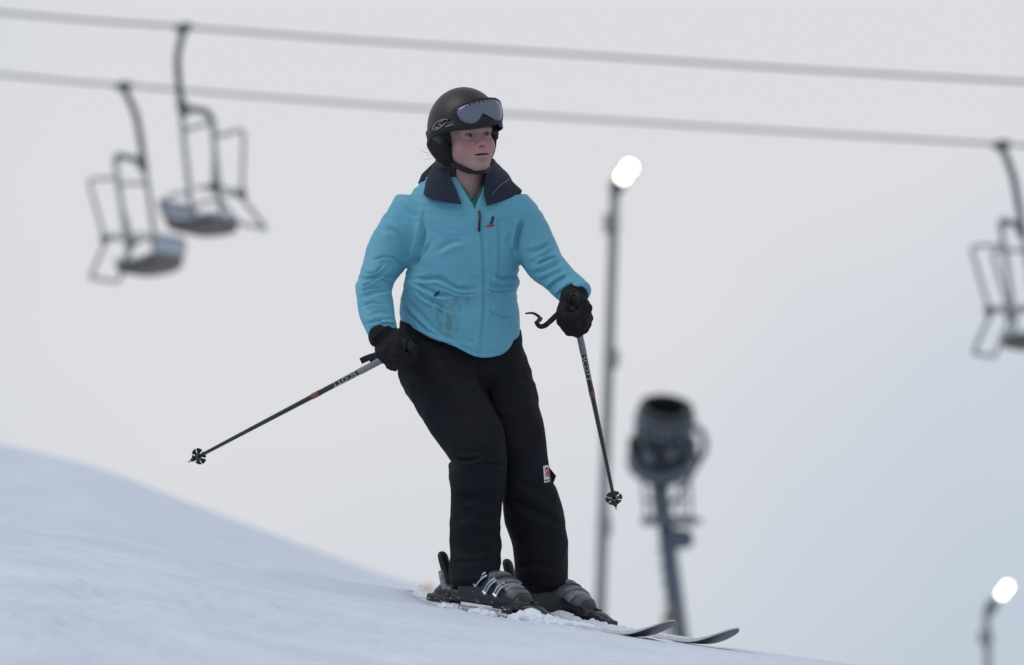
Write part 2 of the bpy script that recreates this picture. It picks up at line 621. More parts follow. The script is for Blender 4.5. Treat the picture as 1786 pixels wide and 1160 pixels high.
def vnormals(V, Fq):
    a = V[Fq[:, 2]] - V[Fq[:, 0]]; b = V[Fq[:, 3]] - V[Fq[:, 1]]
    fn = np.cross(a, b)
    N = np.zeros_like(V)
    for i in range(3):
        for k in range(4):
            N[:, i] += np.bincount(Fq[:, k], fn[:, i], len(V))
    return N / (np.linalg.norm(N, axis=1, keepdims=True) + 1e-12)


def seg_dist(px, py, line):
    """Distance (px) to a polyline with the side sign and the position along it."""
    best = np.full(px.shape, 1e9); sgn = np.ones(px.shape); along = np.zeros(px.shape)
    L = np.asarray(line, float)
    m = len(L) - 1
    for i in range(m):
        a, b = L[i], L[i + 1]
        d = b - a; LL = d @ d
        x, y = px - a[0], py - a[1]
        q = np.clip((x * d[0] + y * d[1]) / LL, 0, 1)
        dx, dy = x - q * d[0], y - q * d[1]
        r = np.hypot(dx, dy)
        c = d[0] * dy - d[1] * dx
        u = r < best
        best = np.where(u, r, best); sgn = np.where(u, np.sign(c), sgn); along = np.where(u, (i + q) / m, along)
    return best, sgn, along


def creases(V, N, folds):
    """Fold grooves with a ridge on one side, pressed into the camera-facing cloth."""
    px, py = proj(V)
    face = np.clip(-N[:, 1] * 2.0, 0, 1)
    disp = np.zeros(len(V))
    for line, amp, w in folds:
        d, s, al = seg_dist(px, py, spline(line, 4))
        taper = np.clip(np.minimum(al, 1 - al) * 5, 0.15, 1)
        disp += taper * (-amp * np.exp(-(d / w) ** 2) + 0.75 * amp * np.exp(-((d * s - 1.9 * w) / (1.4 * w)) ** 2))
    return V + N * (disp * face)[:, None]


def cloth_noise(V, N, terms):
    d = np.zeros(len(V))
    Wp = np.stack([vnoise(V + 11.3 * i, .11) - .5 for i in (1, 2, 3)], 1) * 0.10
    Q = V + Wp
    a = 0.5
    Q = np.stack([Q[:, 0] * math.cos(a) - Q[:, 2] * math.sin(a), Q[:, 1], Q[:, 0] * math.sin(a) + Q[:, 2] * math.cos(a)], 1)
    for (sx, sy, sz, amp, seed) in terms:
        n = vnoise(Q / np.array([sx, sy, sz]) + seed, 1.0)
        d += amp * (1 - 2 * np.abs(2 * n - 1))       # ridged, like folds
    return V + N * d[:, None]


def bvh_of(V, Fq):
    return BVHTree.FromPolygons([tuple(v) for v in V], [tuple(int(i) for i in f) for f in Fq])


def hit(bvh, px, py):
    o = Vector(CAM)
    d = ray(px, py)
    h = bvh.ray_cast(o, d)
    if h[0] is None:
        return None, None
    n = np.array(h[1])
    return np.array(h[0]), (-n if np.dot(n, d) > 0 else n)


def strip(name, bvh, line, width, material, parent, lift=0.0015, n=6, closed=False):
    """A flat band (print, zip, seam tape, strap) following a pixel polyline on a surface."""
    P = spline(line, n) if len(line) > 2 else spline(line, max(n, 4))
    V, F = [], []
    ok_rows = []
    for i in range(len(P)):
        t = P[min(i + 1, len(P) - 1)] - P[max(i - 1, 0)]
        t = t / (np.hypot(*t) + 1e-9); nn = np.array([-t[1], t[0]])
        w = width[0] + (width[1] - width[0]) * i / (len(P) - 1) if hasattr(width, '__len__') else width
        row = []
        for s, lf in ((-1, 0.2), (-0.75, 1), (0.75, 1), (1, 0.2)):
            q = P[i] + nn * s * w * 0.5
            p, nm = hit(bvh, q[0], q[1])
            if p is None:
                row = None; break
            back = -np.array(ray(q[0], q[1]))
            row.append(p + (nm * 0.5 + back * 0.5) * lift * lf + back * 0.0004)
        if row:
            ok_rows.append(len(V)); V += row
    for a, b in zip(ok_rows[:-1], ok_rows[1:]):
        for k in range(3):
            F.append((a + k, a + k + 1, b + k + 1, b + k))
    me = np_mesh(name, V, F)
    return link_mesh(name, me, material, parent)


def patch(name, bvh, poly, material, parent, lift=0.0012, rings=5, per=48):
    """A filled patch with a star-shaped pixel outline laid on a surface."""
    P = np.asarray(poly, float)
    Q = np.vstack([P, P[:1]])
    L = np.r_[0, np.cumsum(np.hypot(*np.diff(Q, axis=0).T))]
    s = np.linspace(0, L[-1], per, endpoint=False)
    O = np.stack([np.interp(s, L, Q[:, i]) for i in (0, 1)], 1)
    c = P.mean(0)
    V, F = [], []
    for r in range(rings + 1):
        f = 1 - r / (rings + 0.5)
        for p in O:
            q = c + (p - c) * f
            h, nm = hit(bvh, *q)
            if h is None:
                h = np.array(V[-1]) if V else U(q[0], q[1], -0.1); nm = np.array([0, -1.0, 0])
            V.append(h + nm * lift * (0.3 if r == 0 else 1) - np.array(ray(*q)) * 0.0004)
    for r in range(rings):
        for k in range(per):
            F.append((r * per + k, r * per + (k + 1) % per, (r + 1) * per + (k + 1) % per, (r + 1) * per + k))
    F.append(tuple(rings * per + k for k in range(per)))
    return link_mesh(name, np_mesh(name, V, F), material, parent)


# ================================================================== THE GROUND
CREST = np.array([(-9000, -300), (-3000, 220), (-1200, 590), (-500, 780), (0, 905), (150, 931), (300, 962), (450, 1000), (600, 1032), (700, 1047), (800, 1063),
                  (900, 1078), (1000, 1089), (1100, 1105), (1250, 1127), (1400, 1147), (1500, 1161), (1786, 1203), (2600, 1320), (6000, 1800), (12000, 2300)], float)
_cs = spline(CREST, 6)
HILL = np.array([(-3000, 180), (-800, 560), (-200, 714), (0, 774), (160, 813), (330, 877), (500, 940), (640, 992), (760, 1030), (900, 1078), (1100, 1170), (1500, 1330), (2500, 1700), (9000, 2300)], float)
_hs = spline(HILL, 6)


def row_height(px, py, y):
    dv = (580.0 - py) / FP
    return CAM[2] + (ST + dv * CT) / (CT - dv * ST) * (y + 27.0)


def sstep(a, b, x):
    t = np.clip((x - a) / (b - a), 0, 1)
    return t * t * (3 - 2 * t)


def ground(X, Y):
    X, Y = np.asarray(X, float), np.asarray(Y, float)
    kx = FP / 27.0
    pxn = 893 + X * kx
    rows = np.interp(pxn, _cs[:, 0], _cs[:, 1])
    base = row_height(pxn, rows, np.maximum(Y, -24.0))
    y0 = 0.30
    dn = Y - y0
    drop = np.where(dn < 0, 0.13 * (np.sqrt(dn ** 2 + 16) - 4), 0.14 * (np.sqrt(dn ** 2 + 9) - 3))
    z = base - drop
    # snow heaped over the ski tails
    z = z + 0.034 * sstep(-.24, -.36, X) * sstep(-.95, -.7, X) * sstep(-.12, .10, Y) * sstep(1.2, .8, Y)
    far = np.full_like(z, -4.0) - np.clip(X, -60, 60) * 0.02
    z = z + (far - z) * sstep(20, 70, Y)
    # the hill that rises on the left behind the skier
    d = 48.0
    yy = np.clip(Y, 4.0, d)
    pxh = 893 + X * FP / (27.0 + yy)
    rh = np.interp(pxh, _hs[:, 0], _hs[:, 1])
    ah = np.clip((row_height(pxh, rh, d) - CAM[2]) / (27.0 + d), -0.14, 0.20)     # rise per metre of the hill's crest line
    dist = np.maximum(27.0 + Y, 1.0)
    zh = CAM[2] + dist * ((z - CAM[2]) / dist * (1 - sstep(4, d, Y)) + ah * sstep(4, d, Y))
    zc = CAM[2] + (27.0 + d) * ah
    z = np.where(Y < d, np.where(Y > 4, zh, z), z + (zc - z) * (1 - sstep(d, d + 45, Y)))
    return z


def axis_coords(parts):
    out = []
    for a, b, st in parts:
        out += list(np.arange(a, b, st))
    return np.array(sorted(set(np.round(out, 5))))


gx = axis_coords([(-900, -100, 40), (-100, -20, 4), (-20, -4, 0.5), (-4, -2, 0.08), (-2, 2.2, 0.016), (2.2, 4, 0.08), (4, 20, 0.5), (20, 100, 4), (100, 901, 40)])
gy = axis_coords([(-300, -60, 30), (-60, -24, 3), (-24, -9, 0.3), (-9, -3.5, 0.06), (-3.5, 0.9, 0.02), (0.9, 4, 0.1), (4, 60, 0.8), (60, 120, 3), (120, 1500, 40)])
GX, GY = np.meshgrid(gx, gy, indexing='ij')
GZ = ground(GX, GY)
GP = np.stack([GX.ravel(), GY.ravel(), GZ.ravel()], 1)


def ground_relief(P):
    near = np.exp(-(np.maximum(np.abs(P[:, 0]) - 2.5, 0) / 3) ** 2) * np.exp(-(np.maximum(np.abs(P[:, 1] + 3) - 4, 0) / 3) ** 2)
    Q = P.copy(); Q[:, 2] = 0
    Q2 = Q * np.array([1.0, 0.45, 1.0])
    n = (vnoise(Q2, 0.9) - 0.5) * 0.018 + (vnoise(Q2 + 7, 0.22) - 0.5) * 0.010 + (vnoise(Q + 13, 0.07) - 0.5) * 0.009 + (vnoise(Q + 29, 0.032) - 0.5) * 0.0075
    c = vnoise(Q + 41, 0.06)
    n += np.clip(c - 0.66, 0, 1) * 0.05 * np.clip(vnoise(Q + 53, 0.5) * 2 - 0.6, 0, 1)
    big = (vnoise(Q + 3, 14.0) - 0.5) * 0.25
    n *= 0.35 + 0.65 * np.clip((-0.4 - P[:, 1]) / 1.5, 0, 1)
    return n * near, big * (1 - near) * np.clip(1 - P[:, 1] / 20, 0, 1)


_n, _b = ground_relief(GP)
GP[:, 2] += _n + _b
# a furrow of pushed-up snow beside the skis
ii = np.arange(len(gx) * len(gy)).reshape(len(gx), len(gy))
GF = np.stack([ii[:-1, :-1].ravel(), ii[1:, :-1].ravel(), ii[1:, 1:].ravel(), ii[:-1, 1:].ravel()], 1)
snow_slope = link_mesh("snow_slope", np_mesh("snow_slope", GP, GF), MAT["snow"])
tag(snow_slope, kind="structure")


def gz(x, y):
    return float(ground(np.array([x]), np.array([y]))[0])


# ================================================================== THE SKIER
person = empty("person", (0, 0, gz(0, 0)), "skier in a turquoise jacket, black trousers and black helmet standing on the snowy crest", "person")


def W(px, py, y, hw=None, hd=None):
    p = U(px, py, y)
    return (*p, hw * M, hd) if hw is not None else p


# ---- jacket --------------------------------------------------------
torso_rows = [W(822, 326, .00, 50, .070), W(816, 342, .00, 90, .088), W(812, 375, .00, 106, .110), W(812, 420, .01, 99, .125),
              W(807, 465, .02, 92, .130), W(810, 492, .03, 95, .132), W(801, 520, .03, 99, .134), W(801, 556, .04, 104, .142),
              W(801, 592, .05, 103, .150), W(803, 650, .05, 99, .154)]
sleeve_r = [W(722, 362, .02, 37, .062), W(692, 410, .02, 38, .062), W(669, 452, .01, 36, .06), W(655, 487, -.02, 33, .058),
            W(652, 512, -.05, 30, .055), W(657, 542, -.09, 28, .05), W(668, 586, -.145, 26, .046)]
sleeve_l = [W(892, 361, .02, 38, .064), W(920, 401, .00, 35, .06), W(937, 432, -.02, 33, .058), W(951, 459, -.05, 32, .056),
            W(969, 479, -.09, 29, .05), W(988, 499, -.12, 27, .046), W(1005, 517, -.15, 27, .045)]

HEM = spline([(680, 548), (697, 558), (741, 585), (788, 605), (832, 625), (869, 620), (897, 597), (915, 575)], 5)


def jacket_field(shrink, h, only_torso=False):
    lo = U(600, 660, -.32); hi = U(1045, 300, .25)
    f = Field((lo[0], -.30, lo[2]), (hi[0], .24, hi[2]), h)
    def s(rows): return [(r[0], r[1], r[2], r[3] - shrink, r[4] - shrink) for r in rows]
    f.loft(s(torso_rows), 0, cap=0.6)
    if not only_torso:
        f.loft(s(sleeve_r), 0.04, cap=0.3)
        f.loft(s(sleeve_l), 0.04, cap=0.3)
    return f


jf = jacket_field(0.0, 0.0034)
X, Y, Z = jf.grids()
# pixel coordinates of every cell (constant over depth to a good approximation)
PX = 893 + FP * (X - CAM[0]) / ((Y - CAM[1]) * CT + (Z - CAM[2]) * ST)
PY = 580 - FP * (-(Y - CAM[1]) * ST + (Z - CAM[2]) * CT) / ((Y - CAM[1]) * CT + (Z - CAM[2]) * ST)
PX, PY = np.broadcast_to(PX, jf.F.shape), np.broadcast_to(PY, jf.F.shape)
hem_row = np.interp(PX, HEM[:, 0], HEM[:, 1])
side = np.clip(np.maximum(np.abs(PX - 805) - 112, 0) / 10, 0, 1)        # sleeves are not cut by the hem
cut = (PY - hem_row) * M - side * 0.5
inner = jf.F + 0.014
cav = np.maximum(inner, (hem_row - 26 - PY) * M + side * 0.5)
jf.F = np.maximum(jf.F, cut)
jf.F = np.maximum(jf.F, -cav)
# open neck: a V at the front
apx = 829 - (366 - PY) * 0.12
vcut = np.maximum((np.abs(PX - apx) - (366 - PY) * 0.50) * M, Y - 0.02)
jf.F = -smin(-jf.F, vcut.astype(np.float32), 0.0)
JV, JF = jf.mesh(2)
JN = vnormals(JV, JF)
JV = cloth_noise(JV, JN, [(.20, .2, .09, -.0045, 3.1), (.09, .09, .04, -.0014, 8.7), (.36, .3, .18, .006, 1.3), (.04, .04, .025, .0006, 5.5)])
JN = vnormals(JV, JF)
folds = [
    ([(716, 487), (745, 487), (768, 487), (800, 503), (842, 501)], .0075, 4),
    ([(718, 493), (745, 505), (768, 515), (792, 514)], .006, 3.5),
    ([(741, 506), (752, 524), (768, 548)], .0035, 2.2),
    ([(708, 520), (730, 545), (760, 575), (800, 592), (835, 598)], .004, 4.5),
    ([(700, 556), (741, 576), (788, 596), (832, 615), (869, 611), (898, 588)], .0035, 2.2),
    ([(836, 368), (841, 430), (843, 490), (842, 560), (834, 622)], .0034, 2.2),
    ([(852, 372), (856, 430), (857, 490), (856, 560), (850, 618)], .0016, 2.0),
    ([(868, 392), (870, 430), (869, 478)], .0028, 1.8),
    ([(862, 478), (880, 487), (906, 476)], .006, 4),
    ([(850, 497), (875, 500), (905, 492)], .004, 4),
    ([(736, 385), (738, 415), (728, 445), (716, 468)], .010, 5),
    ([(752, 420), (736, 445), (720, 462)], .004, 4),
    ([(741, 360), (738, 385), (736, 400)], .003, 2.5),
    ([(912, 380), (902, 410), (897, 445)], .010, 5),
    ([(893, 400), (885, 425), (896, 448)], .004, 4),
    ([(629, 503), (645, 494), (664, 482), (700, 487)], .007, 4),
    ([(628, 488), (650, 484), (676, 470)], .005, 4),
    ([(632, 520), (655, 510), (684, 505)], .004, 4),
    ([(640, 553), (660, 545), (684, 547)], .004, 4),
    ([(979, 455), (958, 466), (928, 478)], .006, 4),
    ([(984, 470), (962, 480), (938, 492)], .004, 3.5),
    ([(966, 432), (950, 446), (920, 462)], .004, 4),
    ([(690, 350), (715, 372), (735, 378)], .002, 3),
    ([(625, 496), (640, 498), (660, 490), (690, 494)], .007, 2.4),
    ([(626, 510), (650, 503), (672, 500)], .005, 2.2),
    ([(636, 478), (655, 474), (670, 462)], .006, 2.6),
    ([(650, 455), (668, 448), (690, 452), (706, 470)], .005, 3),
    ([(668, 400), (690, 405), (712, 430)], .004, 5),
    ([(632, 535), (650, 528), (676, 532)], .004, 2.6),
    ([(638, 566), (658, 560), (690, 556)], .004, 2.6),
    ([(960, 420), (944, 432), (915, 440)], .005, 3),
    ([(974, 448), (955, 452), (930, 462)], .007, 2.4),
    ([(990, 480), (972, 490), (950, 508)], .005, 2.6),
    ([(1002, 492), (985, 503), (966, 520)], .004, 2.4),
    ([(705, 535), (722, 556), (748, 580)], .005, 2.6),
    ([(722, 500), (740, 520), (760, 530), (790, 545)], .005, 2.6),
    ([(770, 500), (800, 512), (832, 512)], .005, 2.4),
    ([(846, 505), (868, 510), (902, 504)], .005, 2.6),
    ([(850, 540), (870, 552), (902, 556)], .004, 3),
    ([(760, 440), (785, 425), (815, 420)], .004, 5),
    ([(770, 430), (790, 418), (812, 412)], .0025, 6),
    ([(725, 560), (760, 585), (790, 590)], .003, 5),
    ([(862, 520), (880, 545), (884, 580)], .003, 5),
]
JV = creases(JV, JN, [(l_, a_ * (1.55 if a_ > .0036 else 1.0), w_ * (.85 if a_ > .0036 else 1)) for l_, a_, w_ in folds])
JV = laplace(JV, JF, 1)
jacket = link_mesh("jacket", np_mesh("jacket", JV, JF), MAT["jacket"], person)
jb = bvh_of(JV, JF)

# ---- green shirt under the collar -----------------------------------
sf = Field((U(760, 460, 0)[0], -.16, U(0, 430, 0)[2]), (U(890, 0, 0)[0], .14, U(0, 305, 0)[2]), 0.004)
sf.loft([(r[0], r[1], r[2], r[3] - .012, r[4] - .012) for r in torso_rows[:5]], 0, cap=0.6)
sf.loft([W(812, 300, -.02, 31, .062), W(816, 330, -.01, 40, .068), W(820, 350, -.01, 60, .08)], 0.03, cap=.3)
X, Y, Z = sf.grids()
PYs = 580 - FP * (-(Y - CAM[1]) * ST + (Z - CAM[2]) * CT) / ((Y - CAM[1]) * CT + (Z - CAM[2]) * ST)
PXs = 893 + FP * X / ((Y - CAM[1]) * CT + (Z - CAM[2]) * ST)
v2 = np.maximum((np.abs(PXs - (827 - (351 - PYs) * .12)) - (351 - PYs) * .62) * M, Y - 0.02 + 0 * PXs)
sf.F = np.maximum(sf.F, -v2)
sf.F = np.maximum(sf.F, np.broadcast_to((322 - PYs) * M, sf.F.shape))
SV, SF_ = sf.mesh(2)
shirt = link_mesh("shirt", np_mesh("shirt", SV, SF_), MAT["shirt"], person)
sb = bvh_of(SV, SF_)

# ---- head ------------------------------------------------------------
HC = U(812, 222, -0.06)
YAW, ROLL, TIP = R(27), R(-7.5), R(2)
# local axes: x to the viewer's right, f forward (out of the face), z up
RH = Matrix.Rotation(ROLL, 3, 'Y') @ Matrix.Rotation(YAW, 3, 'Z') @ Matrix.Rotation(TIP, 3, 'X')
_ax = RH @ Vector((1, 0, 0)); _af = RH @ Vector((0, -1, 0)); _az = RH @ Vector((0, 0, 1))
HB = np.array([_ax, _af, _az])         # rows: world direction of x, f, z


def head(P):
    return HC + np.asarray(P) @ HB


def to_head(P):
    return (np.asarray(P) - HC) @ HB.T


hf = Field((-.10, -.12, -.27), (.10, .135, .10), 0.0019)
hf.ellipsoid((0, -.005, .015), (.074, .090, .085))
hf.ellipsoid((0, .022, -.055), (.065, .062, .072), .02)
hf.ellipsoid((0, .030, -.085), (.049, .052, .050), .02)
hf.capsule((-.005, .064, -.126), (.005, .064, -.126), .017, .017, .03)
for s in (-1, 1):
    hf.ellipsoid((s * .037, .050, -.070), (.027, .027, .027), .028)          # cheek
    hf.capsule((s * .049, .012, -.088), (s * .018, .058, -.124), .013, .013, .03)   # jaw line
    hf.capsule((s * .010, .083, -.014), (s * .046, .068, -.016), .011, .010, .018)    # brow
    hf.ellipsoid((s * .031, .093, -.034), (.018, .014, .009), .012, sub=True)    # eye socket
    hf.ellipsoid((s * .031, .0705, -.034), (.0165, .0125, .0125), .004)           # lids over the eyeball
hf.capsule((0, .080, -.026), (0, .0985, -.060), .0085, .0095, .012)               # nose bridge
hf.ellipsoid((0, .1005, -.0635), (.0105, .0105, .0095), .008)                          # nose tip
for s in (-1, 1):
    hf.ellipsoid((s * .0115, .0885, -.0665), (.0068, .0085, .0068), .006)
    hf.ellipsoid((s * .0060, .0975, -.0735), (.0035, .005, .003), .002, sub=True)
hf.ellipsoid((0, .074, -.094), (.030, .016, .026), .02)                          # muzzle
hf.capsule((-.024, .0770, -.0955), (0, .0895, -.0915), .0040, .0052, .004)
hf.capsule((.024, .0770, -.0955), (0, .0895, -.0915), .0040, .0052, .004)
hf.capsule((-.022, .0770, -.0995), (0, .0875, -.1040), .0040, .0055, .005)
hf.capsule((.022, .0770, -.0995), (0, .0875, -.1040), .0040, .0055, .005)
hf.ellipsoid((0, .090, -.0978), (.0250, .014, .0022), .0015, sub=True)               # parted lips
hf.ellipsoid((0, .087, -.1150), (.016, .005, .004), .010, sub=True)                    # under the lip
# eye slits
for s in (-1, 1):
    hf.ellipsoid((s * .031, .084, -.0345), (.0115, .012, .0034), .001, sub=True)
# ears are under the pads; neck runs down into the collar
nb = to_head(U(813, 348, -.005)); nt = np.array([0, -.012, -.085])
hf.loft([(*nt, .054, .056), (*((nt + nb) / 2), .052, .054), (*nb, .058, .058)], .02, dref=(0, 1, 0))
hv, hq = hf.mesh(1)
# skin colour: lips, cheeks, lids, mouth
c = np.tile(np.array([.345, .215, .20]), (len(hv), 1)) * (0.90 + .2 * vnoise(hv, .012) * .5 + .2 * vnoise(hv + 3, .03) * .5)[:, None]


def blend(mask, col):
    global c
    mask = np.clip(mask, 0, 1)[:, None]
    c = c * (1 - mask) + np.array(col) * mask


x, f_, z = hv[:, 0], hv[:, 1], hv[:, 2]
for s in (-1, 1):
    blend(.75 * np.exp(-(((x - s * .042) / .024) ** 2 + ((z + .070) / .024) ** 2)) * (f_ > .0), (.36, .15, .165))
    blend(.6 * np.exp(-(((x - s * .031) / .018) ** 2 + ((z + .033) / .011) ** 2)) * (f_ > .05), (.24, .145, .14))
    # lash line and brow hair
    blend(.85 * np.exp(-(((x - s * .031) / .0135) ** 6 + ((z + .0298 + ((x - s * .031) / .03) ** 2 * .012) / .0022) ** 2)) * (f_ > .05), (.03, .022, .02))
    blend(.5 * np.exp(-(((x - s * .033) / .017) ** 4 + ((z + .0135 - (x * s - .033) * .1) / .0035) ** 2)) * (f_ > .05), (.12, .075, .06))
blend(.35 * np.exp(-((x / .014) ** 2 + ((z + .066) / .014) ** 2)) * (f_ > .08), (.36, .16, .15))
lip = np.exp(-((x / .0255) ** 6)) * (np.exp(-((z + .0925 + x * x * 5) / .0040) ** 2) + np.exp(-((z + .1030 - x * x * 7) / .0038) ** 2)) * (f_ > .07)
blend(.6 * lip, (.36, .165, .165))
mouth = np.exp(-((x / .0245) ** 6 + ((z + .0978) / .0024) ** 2)) * (f_ > .06)
blend(1.2 * mouth, (.035, .012, .012))
for s in (-1, 1):
    blend(np.exp(-(((x - s * .006) / .0045) ** 2 + ((z + .0735) / .0035) ** 2)) * (f_ > .08), (.10, .04, .04))
me = np_mesh("body", head(hv), hq)
at = me.color_attributes.new("tint", 'FLOAT_COLOR', 'POINT')
at.data.foreach_set("color", np.c_[c, np.ones(len(c))].astype(np.float32).ravel())
body = link_mesh("body", me, MAT["skin"], person)
for s in (-1, 1):
    mb = MB(); fwd = HB[1] + HB[0] * 0.25
    p = head((s * .031, .0705, -.0345))
    prof = [(0.0115 * math.sin(t), -0.0115 * math.cos(t)) for t in np.linspace(0.02, math.pi - 0.02, 14)]
    mb.lathe(p, fwd, prof, 20)
    e = mb.build("eyeball", MAT["eye"], body)
    mi = MB()
    mi.lathe(p, fwd, [(0.0062, 0.0100), (0.0060, 0.0113), (0.004, 0.0121), (0.0005, 0.0124)], 16)
    mi.build("iris", MAT["iris"], e)

# ---- helmet -----------------------------------------------------------
gf = Field((-.13, -.165, -.14), (.13, .15, .15), 0.0032)
gf.ellipsoid((0, -.010, -.002), (.112, .138, .131))
X, Y, Z = gf.grids()
low = -(Z + 0.048 + np.clip(Y, -1, .2) * 0.05 + 0 * X)          # keep what is above the rim
gf.F = np.maximum(gf.F, np.broadcast_to(low, gf.F.shape))
face_cut = np.maximum(np.maximum(0.020 - Y, Z - 0.018), np.abs(X) - 0.2)
gf.F = -smin(-gf.F, np.broadcast_to(face_cut, gf.F.shape).astype(np.float32), 0.006)
# shallow moulded rib and rim
ge = np.abs(np.sqrt((X / .112) ** 2 + ((Y + .01) / .138) ** 2) - 0.45) * .1 + 0 * Z
helm_v, helm_q = gf.mesh(2)
helmet = link_mesh("helmet", np_mesh("helmet", head(helm_v), helm_q), MAT["helmet"], person)
for s in (-1, 1):
    ef = Field((-.05, -.09, -.09), (.05, .08, .09), 0.0032)
    ef.ellipsoid((0, 0, 0), (.022, .046, .062))
    ef.ellipsoid((0, -.035, .018), (.020, .038, .040), .02)
    ev, eq = ef.mesh(2)
    en = vnormals(ev, eq)
    ev = cloth_noise(ev, en, [(.03, .03, .03, .0012, 2.0)])
    ev = ev + np.array([s * .087, -.020, -.062])
    ev[:, 0] -= s * np.clip(-(ev[:, 2] + .04), 0, 1) * 0.26
    link_mesh("ear_pad", np_mesh("ear_pad", head(ev), eq), MAT["earpad"], helmet)

# chin strap (two webbings and the cup under the chin)


def ribbon(name, pts, width, thick, updir, material, parent, n=6):
    P = spline(pts, n)
    V, F = [], []
    for i in range(len(P)):
        t = P[min(i + 1, len(P) - 1)] - P[max(i - 1, 0)]; t /= np.linalg.norm(t)
        ud = updir[0] + (np.asarray(updir[1]) - updir[0]) * i / (len(P) - 1) if isinstance(updir, tuple) and len(updir) == 2 else updir
        u = np.asarray(ud, float) - t * np.dot(ud, t); u /= np.linalg.norm(u)
        w = np.cross(t, u)
        ww = width(i / (len(P) - 1)) if callable(width) else width
        for a, b in ((-1, -1), (1, -1), (1, 1), (-1, 1)):
            V.append(P[i] + u * a * ww / 2 + w * b * thick / 2)
    for i in range(len(P) - 1):
        for k in range(4):
            F.append((i * 4 + k, i * 4 + (k + 1) % 4, i * 4 + 4 + (k + 1) % 4, i * 4 + 4 + k))
    F.append((3, 2, 1, 0)); m = (len(P) - 1) * 4; F.append((m, m + 1, m + 2, m + 3))
    return link_mesh(name, np_mesh(name, V, F, smooth=False), material, parent)


cs = [head(p) for p in ((-.073, -.005, -.100), (-.062, .022, -.122), (-.040, .050, -.142), (-.012, .066, -.1475), (.018, .066, -.146), (.044, .046, -.138), (.064, .018, -.118), (.073, -.005, -.098))]
ribbon("chin_strap", cs, lambda t: .013 + .010 * math.exp(-((t - .52) / .22) ** 2), .005, head((0, .6, 1)) - HC, MAT["black"], helmet)
bk = MB(); q = head((.058, .034, -.118))
bk.box(q, HB[0] * .007, HB[1] * .006, HB[2] * .011, .3)
bk.build("strap_buckle", MAT["black"], helmet)

# ---- goggles -----------------------------------------------------------


def z1(pts):
    return [(700 + a / 4.296, 130 + b / 4.296) for a, b in pts]


def goggle_surface(scale=1.0):
    th = np.linspace(0, 2 * math.pi, 72, endpoint=False); zz = np.linspace(-.12, .16, 40)
    V = [(.1235 * scale * math.cos(t) * math.sqrt(max(1 - (z / .26) ** 2, .05)), -.012 + .152 * scale * math.sin(t) * math.sqrt(max(1 - (z / .26) ** 2, .05)), z) for z in zz for t in th]
    F = [(i * 72 + k, i * 72 + (k + 1) % 72, (i + 1) * 72 + (k + 1) % 72, (i + 1) * 72 + k) for i in range(39) for k in range(72)]
    return bvh_of(head(V), F)


gb = goggle_surface(1.0)
lens_px = z1([(415, 280), (420, 310), (440, 345), (480, 366), (525, 373), (560, 362), (585, 335), (602, 300), (620, 288), (640, 300), (665, 325), (700, 345), (735, 346), (750, 322), (753, 280), (745, 240), (725, 203), (690, 188), (650, 188), (600, 195), (545, 207), (490, 224), (448, 243), (424, 262)])
frame_px = z1([(398, 280), (402, 320), (405, 370), (412, 405), (450, 412), (520, 408), (590, 400), (660, 388), (705, 378), (745, 364), (758, 345), (761, 300), (758, 245), (738, 195), (705, 175), (660, 172), (600, 180), (530, 193), (470, 213), (420, 243), (405, 260)])
goggles = patch("goggles", gb, frame_px, MAT["black"], person, lift=0.004, rings=5, per=96)
# give the frame a body: extrude it back towards the helmet
bm = bmesh.new(); bm.from_mesh(goggles.data)
geo = bmesh.ops.extrude_face_region(bm, geom=list(bm.faces))
back = np.array(_af) * -0.03
bmesh.ops.translate(bm, verts=[v for v in geo["geom"] if isinstance(v, bmesh.types.BMVert)], vec=Vector(back))
bmesh.ops.recalc_face_normals(bm, faces=bm.faces)
bm.to_mesh(goggles.data); bm.free()
goggles.data.set_sharp_from_angle(angle=R(50))
lens = patch("goggle_lens", gb, lens_px, MAT["lens"], goggles, lift=0.0072, rings=7, per=96)
for a, b in (((478, 243), (488, 236)), ((508, 232), (520, 224)), ((538, 222), (552, 214)), ((572, 214), (586, 207)), ((603, 208), (617, 201)), ((634, 204), (646, 198)), ((660, 203), (671, 197)), ((684, 203), (694, 196))):
    (x0, y0), (x1, y1) = z1([a, b])
    strip("lens_vent", gb, [(x0, y0), ((x0 + x1) / 2, (y0 + y1) / 2), (x1, y1)], 1.7, MAT["black"], goggles, lift=0.009, n=2)
# elastic band round the helmet


def on_helmet(th, z, off=0.0):
    k = math.sqrt(max(1 - ((z + .002) / .131) ** 2, .02))
    return np.array([(.112 + off) * k * math.cos(th), -.010 + (.138 + off) * k * math.sin(th), z])


V, F = [], []
ths = np.linspace(R(60), R(-240), 70)
for t in ths:
    zc = -.006 + .010 * math.sin(t) - .014 * max(0, -math.sin(t))
    for dz, of in ((-.017, .002), (-.016, .006), (.016, .006), (.017, .002)):
        V.append(head(on_helmet(t, zc + dz, of)))
for i in range(len(ths) - 1):
    for k in range(3):
        F.append((i * 4 + k, i * 4 + k + 1, i * 4 + 5 + k, i * 4 + 4 + k))
strap = link_mesh("goggle_strap", np_mesh("goggle_strap", V, F), MAT["black"], goggles)
stb = bvh_of(V, F)
hb = bvh_of(head(helm_v), helm_q)


class Multi:
    def __init__(self, *b): self.b = b
    def ray_cast(self, o, d):
        best = (None, None, None, 1e9)
        for k in self.b:
            h = k.ray_cast(o, d)
            if h[0] is not None and h[3] < best[3]: best = h
        return best


sh_b = Multi(stb, hb)
